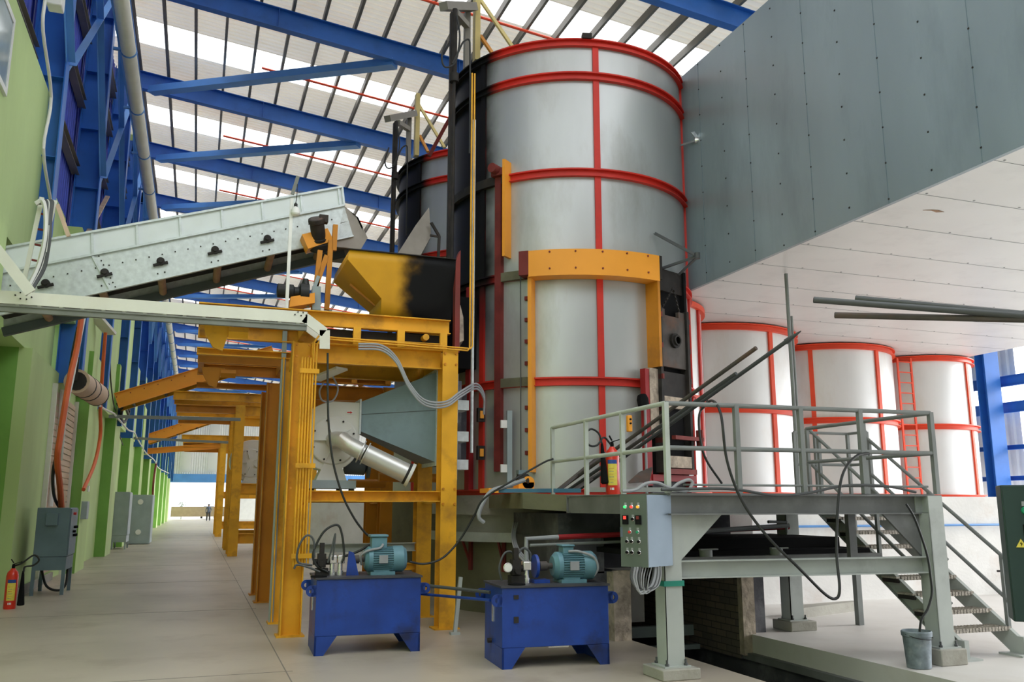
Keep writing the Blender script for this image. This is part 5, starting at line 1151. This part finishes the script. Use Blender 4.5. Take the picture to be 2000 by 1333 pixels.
# inclined maroon strut near kiln 2 top
mb = MB(); mb.bar(at(838, 305, Y=15.5), at(876, 235, Y=15.5), .07, .07, up=(0, 1, 0)); mb.build('stay', 'maroon', L1_)
# fittings on kiln: small emergency boxes
for zz, nm in ((3.02, 'upper'), (2.42, 'lower')):
    c = polar(-152, KR+.12, zz); mb = MB(); mb.box(c.x-.06, c.x+.06, c.y-.05, c.y+.03, c.z-.11, c.z+.11)
    o = thing('pendant_switch', '%s of the two small yellow switches on the left red rib of the kiln' % nm, 'switch', tuple(c)); mb.build('back_plate', 'dark_iron', o)
    mb = MB(); mb.box(c.x-.03, c.x+.03, c.y-.08, c.y-.05, c.z-.06, c.z+.06); mb.build('switch_body', 'orange_paint', o)
# winch motor on ledge
wn = thing('winch', 'small black and yellow winch motor on the ledge at the foot of the kiln', 'winch', tuple(at(1020, 958, Y=11.5)))
c = at(1008, 940, Y=11.5); mb = MB(); mb.lathe(c, (1, -.2, 0), [(.05, 0), (.10, .02), (.10, .16), (.07, .19)], 20); mb.build('motor', 'dark_iron', wn)
mb = MB(); e0, e1 = at(1012, 957, Y=11.4), at(1042, 935, Y=11.4); mb.box(e0.x, e1.x, 11.38, 11.6, e0.z, e0.z+.10); mb.lathe((e1.x-.08, 11.38, e1.z-.06), (0, 1, 0), [(.09, 0), (.09, .2)], 18); mb.build('drum_guard', 'orange_paint', wn)
mb = MB(); mb.box(c.x+.02, c.x+.14, c.y-.05, c.y+.06, c.z+.08, c.z+.15); mb.build('terminal_box', 'duct_grey', wn)
mb = MB(); a = at(950, 968, Y=11.4); b = at(1045, 962, Y=11.4); mb.box(a.x, b.x, 11.3, 11.7, 1.77, 1.83); tag(mb.build('base_plate', 'orange_paint'), 'flat orange yellow base plate under the winch', 'plate')
a, b = at(975, 967, Y=10.9), at(1135, 966, Y=10.45); mb = MB(); mb.bar((a.x, a.y, 1.79), (b.x, b.y, 1.79), .16, .05); tag(mb.build('blue_batten', 'blue_batten'), 'flat blue steel bar lying on the ledge before the kiln', 'bar')
# chain hook and counterweight strip on kiln
cw = thing('counterweight', 'slim grey counterweight plate hanging on a wire on the kiln left of the orange post', 'counterweight', tuple(polar(-136, KR+.1, 2.2)))
c = polar(-136.5, KR+.10, 0)
mb = MB(); mb.box(c.x-.10, c.x-.02, c.y-.03, c.y+.02, 1.95, 3.05); mb.build('weight', 'cabinet_grey', cw)
mb = MB(); c2_ = polar(-132.8, KR+.12, 0); mb.tube([(c2_.x, c2_.y, 2.0), (c2_.x, c2_.y, 5.2)], .009, 6); mb.build('wire', 'hose_grey', cw)
mb = MB(); mb.box(c.x-.20, c.x-.10, c.y-.02, c.y+.02, 2.78, 2.9); mb.box(c.x-.20, c.x-.10, c.y-.02, c.y+.02, 2.1, 2.22); mb.build('guide_clip', 'white_plastic', cw)

# =================================================================== PLATFORM
PX0, PX1, PY0, PY1, PZ = 4.30, 7.55, 7.50, 10.0, 1.72
pf = thing('work_platform', 'grey steel work platform with railings and steps at right', 'platform', (PX0, PY0, 0))
def pcol(X, Y, z0, lab, m_='platform_grey', w=.17):
    mb = MB(); mb.ibeam((X, Y, z0), (X, Y, PZ-.02), w, w, .012, .01, up=(0, 1, 0)); mb.box(X-w/2, X-w/2+.01, Y-w/2, Y+w/2, z0, PZ-.2) ; mb.box(X-.14, X+.14, Y-.13, Y+.13, z0, z0+.015); mb.build('column', m_, pf)
def foot(X, Y, lab, h=.12, s=.2):
    f_ = thing('column_footing', lab, 'footing', (X, Y, 0)); mb = MB(); mb.box(X-s, X+s, Y-s, Y+s, 0, h); mb.build('block', 'concrete', f_, bevel=.01)
    for dx in (-.1, .1):
        for dy in (-.1, .1):
            mb = MB(); mb.cyl((X+dx, Y+dy, h), (X+dx, Y+dy, h+.07), .011, n=8); mb.cyl((X+dx, Y+dy, h+.015), (X+dx, Y+dy, h+.035), .02, n=6); mb.build('bolt', 'hose_grey', f_)
c0 = (4.36, 7.70); c1_ = (7.36, 7.40); c2_ = (7.30, 9.85)
foot(*c0, 'concrete footing with bolts under the near left platform column', .10); foot(*c1_, 'concrete footing with bolts under the right platform column, beside the bucket', .16, .17); foot(7.52, 10.0, 'concrete footing with bolts under the far platform column', .12)
pcol(*c0, .10, '', w=.19); pcol(*c1_, .16, '', w=.19); pcol(7.50, 10.0, .12, '', w=.2)
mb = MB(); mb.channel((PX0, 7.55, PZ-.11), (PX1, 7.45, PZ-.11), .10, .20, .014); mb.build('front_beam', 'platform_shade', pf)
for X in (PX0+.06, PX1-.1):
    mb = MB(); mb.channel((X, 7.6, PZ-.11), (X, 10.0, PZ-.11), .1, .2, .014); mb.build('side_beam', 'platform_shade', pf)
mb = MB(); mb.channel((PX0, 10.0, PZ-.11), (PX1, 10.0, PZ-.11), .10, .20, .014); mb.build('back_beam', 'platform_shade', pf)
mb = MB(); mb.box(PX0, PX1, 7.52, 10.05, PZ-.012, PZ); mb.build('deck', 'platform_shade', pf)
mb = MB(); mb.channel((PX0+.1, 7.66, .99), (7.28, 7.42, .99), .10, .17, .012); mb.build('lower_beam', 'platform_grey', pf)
for X0, X1 in ((4.44, 4.95), (7.28, 6.78)):
    mb = MB(); yb_ = 7.62 if X0 < 5 else 7.45; mb.prism([(X0, yb_, PZ-.2), (X1, yb_, PZ-.2), (X0, yb_, PZ-.66)], (0, .03, 0)); mb.build('knee_gusset', 'platform_grey' if X0 < 5 else 'platform_shade', pf)
for X in (5.1, 5.9):
    mb = MB(); mb.bar((4.75, 8.3, 1.05), (4.75, 8.3, 1.6), .08, .05)
mb.build('hanger', 'platform_shade', pf)
for X, Y in ((4.75, 8.3), (7.0, 8.2)):
    mb = MB(); mb.box(X-.05, X+.05, Y-.03, Y+.03, 1.0, 1.6); mb.build('hanger', 'platform_shade', pf)
mb = MB(); mb.ring(c0[0], c0[1], .118, .122, .86, .92, n=4); 
mb2 = MB(); mb2.box(c0[0]-.11, c0[0]+.11, c0[1]-.11, c0[1]+.11, .84, .89); mb2.build('green_tape', 'tape_green', pf)
# railings
def rail(p, q, r=.024, m_='rail_grey', nm='rail'):
    mb = MB(); mb.tube([p, q], r, 10); mb.build(nm, m_, pf)
RT, RM = 2.60, 2.16
fy = 7.50
for z in (RT, RM):
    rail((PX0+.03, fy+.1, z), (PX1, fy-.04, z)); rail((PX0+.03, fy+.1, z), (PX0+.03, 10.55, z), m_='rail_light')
    rail((PX1, fy-.04, z), (PX1, 9.55, z))
rail((PX0+.2, fy+.09, 1.80), (PX1-.1, fy-.02, 1.80), .012)
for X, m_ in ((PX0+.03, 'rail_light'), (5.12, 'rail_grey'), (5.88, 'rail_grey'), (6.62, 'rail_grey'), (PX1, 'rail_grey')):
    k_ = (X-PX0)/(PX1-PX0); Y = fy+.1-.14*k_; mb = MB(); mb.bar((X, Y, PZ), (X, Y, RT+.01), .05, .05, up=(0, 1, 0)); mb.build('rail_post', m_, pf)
for Y in (8.55, 9.5, 10.55):
    mb = MB(); mb.bar((PX0+.03, Y, PZ), (PX0+.03, Y, RT), .045, .045, up=(0, 1, 0)); mb.build('rail_post', 'rail_light', pf)
for Y in (8.5, 9.55):
    mb = MB(); mb.bar((PX1, Y, PZ), (PX1, Y, RT), .04, .04, up=(0, 1, 0)); mb.build('rail_post', 'rail_grey', pf)
# stairs
SXa, SXb = 7.72, 8.55; sy0, sz0 = 9.60, 1.60; sy1, sz1 = 7.55, .10
st = thing('steel_stairs', 'grey steel stair flight with open mesh treads and pipe handrails', 'stairs', (8.1, 7.5, 0))
for X in (SXa, SXb):
    mb = MB(); mb.channel((X, sy0, sz0), (X, sy1, sz1+.02), .05, .20, .01, side=1 if X == SXa else -1); mb.box(X-.03, X+.03, sy1-.14, sy1+.05, .02, .2); mb.box(X-.14, X+.14, sy1-.2, sy1+.1, 0, .02); mb.build('stringer', 'platform_grey', st)
nT = 9
for i in range(nT):
    k_ = (i+.3)/nT; Y = sy0+(sy1-sy0)*k_; z = sz0+.06+(sz1-sz0)*k_
    mb = MB(); mb.box(SXa-.06, SXb, Y-.12, Y+.12, z-.008, z+.010)
    for j_ in range(18): mb.box(SXa+.0+j_*.046, SXa+.008+j_*.046, Y-.125, Y+.12, z-.03, z+.014)
    mb.box(SXa, SXb, Y-.125, Y-.115, z-.03, z+.014); mb.build('tread', 'tread', st)
    mb = MB(); mb.bar((SXa-.03, Y-.12, z-.03), (SXa-.03, Y+.12, z-.03), .03, .05); mb.build('tread_bracket', 'dark_iron', st)
slope = (sz1-sz0)/(sy1-sy0)
for X in (SXa, SXb):
    for dz in (.92, .46):
        mb = MB(); mb.tube([(X, sy0+.1, sz0+dz+.1*slope), (X, sy1+.02, sz1+dz)], .022, 10); mb.build('handrail', 'rail_grey', st)
    for k_ in (.03, .5, .97):
        Y = sy0+(sy1-sy0)*k_; z = sz0+(sz1-sz0)*k_; mb = MB(); mb.bar((X, Y, z), (X, Y, z+.92), .04, .04, up=(0, 1, 0)); mb.build('handrail_post', 'rail_grey', st)
# landing and its rail behind
mb = MB(); mb.box(7.62, 8.72, 9.6, 10.12, 1.60, 1.70); mb.build('landing', 'platform_shade', st)
for z in (RT, RM):
    mb = MB(); mb.tube([(7.75, 10.08, z), (8.66, 10.08, z), (8.66, 9.7, z)], .02, 10); mb.build('landing_rail', 'rail_grey', st)
for X, Y in ((7.75, 10.08), (8.1, 10.08), (8.66, 10.08), (8.66, 9.7)):
    mb = MB(); mb.bar((X, Y, 1.7), (X, Y, RT), .04, .04, up=(0, 1, 0)); mb.build('landing_post', 'rail_grey', st)
mb = MB(); mb.bar((8.62, 10.05, 0), (8.62, 10.05, 1.6), .08, .08, up=(0, 1, 0)); mb.build('landing_leg', 'rail_grey', st)
# upper flight rails seen beyond (second stair going down to the right behind)
# bucket
bk = thing('bucket', 'dirty blue-grey plastic bucket on the floor beside the platform column', 'bucket', tuple(at(1795, 1305, Z=0)))
g = Vector((6.93, 7.27, 0))
mb = MB(); mb.lathe(g, (0, 0, 1), [(.10, 0), (.115, .005), (.135, .30), (.145, .31), (.148, .35), (.138, .36), (.13, .33), (.11, .02), (.02, .015)], 28); mb.build('pail', 'bucket', bk)
mb = MB(); mb.tube(curve_pts([g+Vector((-.145, 0, .33)), g+Vector((-.10, -.13, .30)), g+Vector((.06, -.15, .29)), g+Vector((.145, 0, .33))], 5), .004, 6); mb.build('handle', 'dark_iron', bk)
hose([at(x, y, Y=7.25) for x, y in ((1770, 985), (1785, 1010), (1800, 1050), (1812, 1090), (1818, 1130), (1820, 1160), (1812, 1190), (1800, 1210), (1796, 1235))], .012, 'black_rubber', 'thin black cable hanging down the right column into the bucket', 'black_cable', cat='cable')
hose([at(x, y, Y=Y) for x, y, Y in ((1370, 800, 8.6), (1390, 783, 7.9), (1408, 810, 7.4), (1420, 900, 7.35), (1450, 980, 7.3), (1500, 1050, 7.2), (1560, 1110, 7.1), (1610, 1160, 7.1), (1632, 1170, 7.1), (1640, 1150, 7.1), (1634, 1080, 7.2), (1636, 1000, 7.25), (1645, 930, 7.3), (1670, 893, 7.4), (1700, 885, 7.5))], .014, 'black_rubber', 'long black hose looping down below the platform and back over the rail', cat='hose')
hose([at(x, y, Y=8.8) for x, y in ((1383, 783), (1366, 810), (1368, 860), (1380, 900), (1410, 945))], .014, 'black_rubber', 'black hose curving behind the platform railing near the fire door', cat='hose')
hose([(PX0-.1, 7.5, 1.75), (4.9, 7.42, 1.76), (5.4, 7.4, 1.70), (5.8, 7.42, 1.72), (6.3, 7.42, 1.80), (6.8, 7.4, 1.80), (7.2, 7.4, 1.74)], .014, 'hose_grey', 'grey cable lying along the edge of the platform deck', 'grey_cable', cat='cable')
hose([at(x, y, Y=7.55) for x, y in ((1215, 960), (1240, 958), (1262, 945), (1285, 944), (1310, 955), (1340, 960), (1352, 945), (1345, 938), (1325, 945), (1310, 958))], .016, 'cable_grey', 'coiled grey conduit on the platform corner above the control panel', 'grey_conduit', cat='conduit')
# poker bars leaning against the rail
for i, (a, b) in enumerate((((1092, 957), (1477, 680)), ((1110, 958), (1438, 730)), ((1130, 957), (1535, 668)))):
    p_ = at(*a, Y=11.3); q_ = at(*b, Y=8.0 if i != 1 else 8.4); p_.z = max(p_.z, 1.8)
    mb = MB(); mb.tube([p_, q_], .024, 10)
    if i == 2: d = (q_-p_).normalized(); mb.tube([q_, q_+d*.05, q_+d*.22], [.034, .03, .006], 10)
    tag(mb.build('poker_bar', ['door_iron', 'hose_grey', 'hose_grey'][i]), ['brown steel poker bar leaning over the railing, topmost', 'dark steel poker bar with a fat end, middle of the three', 'long dark poker bar with pointed tip leaning over the railing'][i], 'poker bar')
for i in range(2):
    mb = MB(); p_ = at(1090+i*30, 958, Y=10.7); q_ = at(1180, 885+i*35, Y=11.2); mb.bar(p_, q_, .05, .03); tag(mb.build('flat_bar', 'door_iron'), ['upper', 'lower'][i]+' rusty flat bar leaning on the ledge left of the extinguisher', 'bar')
mb = MB(); mb.bar((4.75, 10.4, 1.80), (6.3, 10.0, 1.80), .12, .06); tag(mb.build('steel_angle', 'platform_grey'), 'loose pale steel angle lying on the ledge before the fire door', 'angle')
mb = MB(); mb.prism([at(1228, 945, Y=10.6), at(1268, 942, Y=10.6), at(1275, 915, Y=10.9), at(1250, 925, Y=10.9)], (0, .02, .02)); tag(mb.build('scrap_plate', 'door_iron'), 'bent rusty scrap plate on the ledge below the fire door', 'plate')
# yellow lamp/switch on rail post, black cap
o = thing('pendant_control', 'small orange pendant control tied to the railing post', 'control', tuple(at(1228, 830, Y=9.4)))
c = at(1229, 828, Y=9.42); mb = MB(); mb.box(c.x-.03, c.x+.03, c.y-.03, c.y+.03, c.z-.10, c.z+.10); mb.build('handset', 'orange_paint', o, bevel=.012)
mb = MB(); mb.cyl((c.x, c.y-.03, c.z+.05), (c.x, c.y-.045, c.z+.05), .012, n=10); mb.cyl((c.x, c.y-.03, c.z-.0), (c.x, c.y-.045, c.z-.0), .012, n=10); mb.build('button', 'black', o)
c = at(1255, 780, Y=11.8); mb = MB(); mb.lathe(c, (0, -.3, -1), [(.02, -.08), (.07, -.06), (.09, 0), (.085, .12), (.05, .16)], 12); tag(mb.build('black_sack', 'black'), 'small black bag hanging left of the fire opening', 'bag')
mb = MB(); mb.tube([at(1260, 800, Y=11.6), Vector((at(1262, 915, Y=11.6).x, 11.6, 1.73))], .02, 8); tag(mb.build('grey_pipe', 'cable_grey'), 'short upright grey pipe left of the fire opening', 'pipe')
# control panel box
cp = thing('control_panel', 'green-grey control panel with lit buttons hung on the near platform corner', 'control panel', (4.0, 7.5, 1.02))
A = at(1213, 966, Y=7.95); A = Vector((A.x, 7.95, 0)); B = Vector((at(1260, 966, Y=7.45).x, 7.45, 0)); Cc = Vector((at(1311, 966, Y=7.50).x, 7.50, 0))
A = Vector((3.78, 7.50, 0)); A = Vector((at(1213, 970, Y=7.62).x, 7.62, 0)); B = Vector((at(1263, 970, Y=7.40).x, 7.40, 0)); Cc = Vector((at(1310, 970, Y=7.58).x, 7.58, 0)); D = A+Cc-B
z0, z1 = 1.035, 1.70
mb = MB(); mb.prism([p+Vector((0, 0, z0)) for p in (A, B, Cc, D)], (0, 0, z1-z0)); mb.build('body', 'panel_side', cp)
fn = (B-A).cross(Vector((0, 0, 1))).normalized(); fu = (B-A).normalized(); fl_ = (B-A).length
if fn.y > 0: fn = -fn
mb = MB(); mb.prism([p+Vector((0, 0, z0)) for p in (A-fu*.005, B+fu*.004, B+fu*.004+fn*.018, A-fu*.005+fn*.018)], (0, 0, z1-z0)); dr_ = mb.build('door', 'panel_green', cp)
def on(a, zf): return A+fu*(a*fl_)+fn*.018+Vector((0, 0, z1-(z1-z0)*zf))
mb = MB(); c = on(.02, .5); mb.bar(c+Vector((0, 0, .03)), c-Vector((0, 0, .06)), .02, .02); mb.build('handle', 'panel_side', dr_)
BT_ = [(.20, .17, 'lamp_green'), (.45, .17, 'lamp_red'), (.70, .17, 'lamp_amber'), (.36, .52, 'btn_red'), (.66, .52, 'btn_green'), (.24, .65, 'black'), (.42, .65, 'black'), (.70, .65, 'black'), (.24, .80, 'black'), (.42, .80, 'black'), (.70, .80, 'black'), (.48, .34, 'black')]
for a, zf, m_ in BT_:
    c = on(a, zf); mb = MB(); mb.lathe(c, fn, [(.017, 0), (.019, .008), (.015, .012)], 14); bz = mb.build('bezel', 'chrome', dr_)
    mb = MB(); mb.lathe(c+fn*.012, fn, [(.014, 0), (.013, .012), (.004, .016)], 12); mb.build('button', m_, bz)
    mb = MB(); t_ = c+Vector((0, 0, .03)); mb.bar(t_-fu*.011, t_+fu*.011, .004, .022); mb.build('legend_plate', 'cable_grey', bz)
for a, m_ in ((.20, 'lamp_red'), (.70, 'maroon')):
    c = on(a, .35); mb = MB(); mb.bar(c-fu*.028+fn*.01, c+fu*.028+fn*.01, .02, .085); sw = mb.build('rocker_switch', 'black', dr_)
    mb = MB(); mb.bar(c-fu*.014+fn*.022+Vector((0, 0, .02)), c+fu*.014+fn*.022+Vector((0, 0, .02)), .006, .03); mb.build('rocker_lamp', m_, sw)
for i in range(8):
    x_ = i*.02; hose([B+Vector((-.16+x_*1.6, .02+x_*.3, 1.04)), B+Vector((-.17+x_*1.3, .03, .94-x_*.1)), B+Vector((-.10+x_*.8, .04, .84-.02*(i % 3))), B+Vector((.02+x_*.7, .05, .86)), B+Vector((.08+x_*.6, .07, .95)), B+Vector((.10+x_*.5, .08, 1.04))], .011 if i < 4 else .006, 'cable_grey' if i % 3 else 'hose_grey', 'grey cable looping out of the underside of the control panel', 'grey_cable', 5, 'cable', 'cables under the control panel')

# right-hand things: dark green cabinet, pipes, conduit
zt, zb = at(1953, 948, Y=5.2).z, at(1982, 1215, Y=5.2).z; Lp = at(1953, 948, Y=5.2); lx, ly = Lp.x, 5.2
dc = thing('switch_cabinet', 'dark green switch cabinet with warning triangle at the right edge', 'cabinet', (lx, ly, 0)); dc.rotation_euler.z = -radians(42)
mb = MB(); mb.box(lx, lx+.7, ly, ly+.3, zb, zt); mb.build('body', 'panel_dark', dc, bevel=.01)
mb = MB(); mb.box(lx+.01, lx+.69, ly-.02, ly, zb+.01, zt-.01); dd_ = mb.build('door', 'panel_dark', dc)
mb = MB(); mb.box(lx+.5, lx+.58, ly+.1, ly+.2, 0, zb); mb.box(lx+.4, lx+.68, ly, ly+.28, 0, .02); mb.build('stand', 'panel_dark', dc)
cz = at(1985, 998, Y=5.17).z; cx_ = lx+.15
mb = MB(); mb.lathe((cx_, ly-.02, cz), (0, -1, 0), [(.025, 0), (.03, .01), (.022, .03)], 16); mb.build('button', 'btn_green', dd_)
mb = MB(); mb.box(cx_-.02, cx_+.03, ly-.03, ly-.02, cz+.035, cz+.07); mb.build('legend_plate', 'cable_grey', dd_)
cz = at(1995, 1035, Y=5.17).z; cx_ = lx+.17
mb = MB(); mb.box(cx_-.045, cx_+.12, ly-.04, ly-.02, cz-.05, cz+.04); mb.build('meter', 'black', dd_)
mb = MB(); mb.box(cx_-.02, cx_+.10, ly-.045, ly-.04, cz, cz+.025); mb.build('meter_display', 'dark_red', dd_)
cz = at(1980, 1062, Y=5.17).z; cx_ = lx+.10
mb = MB(); mb.prism([(cx_-.036, ly-.028, cz-.028), (cx_+.036, ly-.028, cz-.028), (cx_, ly-.028, cz+.036)], (0, .008, 0)); wt = mb.build('warning_triangle', 'label_yellow', dd_)
mb = MB(); mb.prism([(cx_+.002, ly-.032, cz+.018), (cx_-.009, ly-.032, cz-.002), (cx_, ly-.032, cz-.002), (cx_-.003, ly-.032, cz-.020), (cx_+.009, ly-.032, cz+.002), (cx_, ly-.032, cz+.002)], (0, .004, 0)); mb.build('bolt_symbol', 'black', wt)
for i, (a, b, m_) in enumerate((((1589, 586), (2060, 622), 'hose_grey'), ((1671, 583), (2060, 620), 'hose_grey'), ((1630, 616), (2060, 626), 'door_iron'))):
    Y0_, Y1_ = (5.3, 4.4) if i != 1 else (5.5, 4.5)
    p_, q_ = at(*a, Y=Y0_), at(*b, Y=Y1_); q2_ = q_+(q_-p_)*.6
    o = thing('steel_pipe', ['left end longest of the three pipes jutting in at right', 'upper rear of the three pipes jutting in at right', 'lowest reddish one of the three pipes jutting in at right'][i], 'pipe', tuple(p_))
    mb = MB(); mb.tube([p_+(q2_-p_)*.0, q2_], .024, 14); mb.build('tube', m_, o)
    mb = MB(); d = (p_-q_).normalized(); mb.cyl(p_, p_+d*.002, .018, n=12); mb.build('bore', 'black', o)
rq = at(2060, 624, Y=4.45)
mb = MB(); mb.box(rq.x+.1, rq.x+.16, 4.0, 4.6, rq.z-.09, rq.z-.03); mb.box(rq.x+.1, rq.x+.16, 4.25, 4.31, 0, rq.z-.09); tag(mb.build('pipe_rack', 'rail_grey'), 'steel trestle just outside the right edge holding the three pipes', 'rack')
cd_ = at(1535, 535, Z=5.3)
mb = MB(); mb.tube([(cd_.x, cd_.y, 5.3), (cd_.x, cd_.y, 1.7)], .03, 10); mb.tube([(cd_.x+.06, cd_.y, 4.6), (cd_.x+.06, cd_.y, 1.7)], .018, 8); tag(mb.build('drop_conduit', 'rail_grey'), 'slim grey conduit dropping from the white underside beside the tanks', 'conduit')

# =================================================================== PERSON, CAR, BUSH (far end)
def person(x, y):
    pr_ = bpy.data.meshes.new('person'); 
    V = {'pel': (0, 0, .92, .15), 'wst': (0, 0, 1.08, .14), 'chest': (0, 0, 1.30, .17), 'neck': (0, 0, 1.48, .06), 'head': (0, -.01, 1.58, .085), 'top': (0, -.01, 1.68, .08),
         'shl': (-.19, 0, 1.40, .07), 'ell': (-.27, 0, 1.14, .05), 'wrl': (-.25, -.04, .90, .035), 'hal': (-.24, -.06, .80, .04),
         'shr': (.19, 0, 1.40, .07), 'elr': (.26, 0, 1.14, .05), 'wrr': (.20, -.10, .94, .035), 'har': (.17, -.12, .86, .04),
         'hpl': (-.10, 0, .86, .10), 'knl': (-.12, -.02, .48, .07), 'anl': (-.13, 0, .08, .05), 'tol': (-.15, -.14, .04, .04),
         'hpr': (.10, 0, .86, .10), 'knr': (.14, -.02, .48, .07), 'anr': (.16, .02, .08, .05), 'tor': (.18, -.12, .04, .04)}
    names = list(V); E_ = [('pel', 'wst'), ('wst', 'chest'), ('chest', 'neck'), ('neck', 'head'), ('head', 'top'), ('chest', 'shl'), ('shl', 'ell'), ('ell', 'wrl'), ('wrl', 'hal'), ('chest', 'shr'), ('shr', 'elr'), ('elr', 'wrr'), ('wrr', 'har'), ('pel', 'hpl'), ('hpl', 'knl'), ('knl', 'anl'), ('anl', 'tol'), ('pel', 'hpr'), ('hpr', 'knr'), ('knr', 'anr'), ('anr', 'tor')]
    pr_.from_pydata([V[n][:3] for n in names], [(names.index(a), names.index(b)) for a, b in E_], [])
    root = thing('person', 'person in dark work clothes standing far down the aisle facing the camera', 'person', (x, y, 0))
    o = bpy.data.objects.new('body', pr_); COL.objects.link(o); o.parent = root; pr_.materials.append(MATS['shirt'])
    sk = o.modifiers.new('skin', 'SKIN'); sub = o.modifiers.new('sub', 'SUBSURF'); sub.levels = 1; sub.render_levels = 2
    for i, n in enumerate(names): pr_.skin_vertices[0].data[i].radius = (V[n][3], V[n][3]*(.7 if n in ('chest', 'wst', 'pel') else 1)); pr_.skin_vertices[0].data[i].use_root = (i == 0)
    mb = MB(); mb.lathe((x, y-.01, 1.62), (0, 0, 1), [(.10, 0), (.105, .05), (.08, .11), (.02, .135)], 16); mb.build('hair', 'hair', root)
    mb = MB(); mb.lathe((x, y-.03, 1.50), (0, 0, 1), [(.03, 0), (.075, .03), (.085, .09), (.08, .14)], 16); mb.build('face', 'skin', root)
    for s_ in (-1, 1):
        mb = MB(); mb.tube([(x+s_*.10, y, .90), (x+s_*.13, y-.02, .48), (x+s_*.145, y, .08)], [.115, .085, .065], 12); mb.build('trouser_leg', 'trousers', root)
try: person(1.33, 99.0)
except Exception as ex: print('person', ex)
cr = thing('car', 'dark blue car parked in the bright yard beyond the low wall', 'car', (1.6, 118, 0))
mb = MB(); mb.loft([[(x+1.6, y+118, z) for x, z in ((-.9, .3), (.9, .3), (.95, .9), (.72, 1.0), (.6, 1.5), (-.6, 1.5), (-.72, 1.0), (-.95, .9))] for y in (0, 1.2, 4.0)]); mb.build('body', 'car_blue', cr)
mb = MB(); mb.box(1.6-.6, 1.6+.6, 117.98, 118, 1.05, 1.42); mb.build('windscreen', 'window_glass', cr)
for s_ in (-1, 1):
    for yy in (118.6, 121.4):
        mb = MB(); mb.cyl((1.6+s_*.7, yy, .32), (1.6+s_*.92, yy, .32), .32, n=16); mb.build('wheel', 'black_rubber', cr)
mb = MB()
for i in range(60):
    a = random.uniform(0, 2*pi); r = random.uniform(0, .5); z = random.uniform(.8, 1.9); s_ = .12; mb.add([(-1.6+r*cos(a), 116+r*sin(a), z), (-1.6+r*cos(a)+s_, 116+r*sin(a), z+.05), (-1.6+r*cos(a), 116+r*sin(a)+s_, z+s_)], [(0, 1, 2)])
mb.cyl((-1.6, 116, -.1), (-1.6, 116, 1.2), .04, n=6)
tag(mb.build('shrub', 'leaf'), 'small bare shrub beyond the low tan wall', 'shrub')
# drop helper props
for o in bpy.data.objects:
    if '_o' in o.keys(): del o['_o']
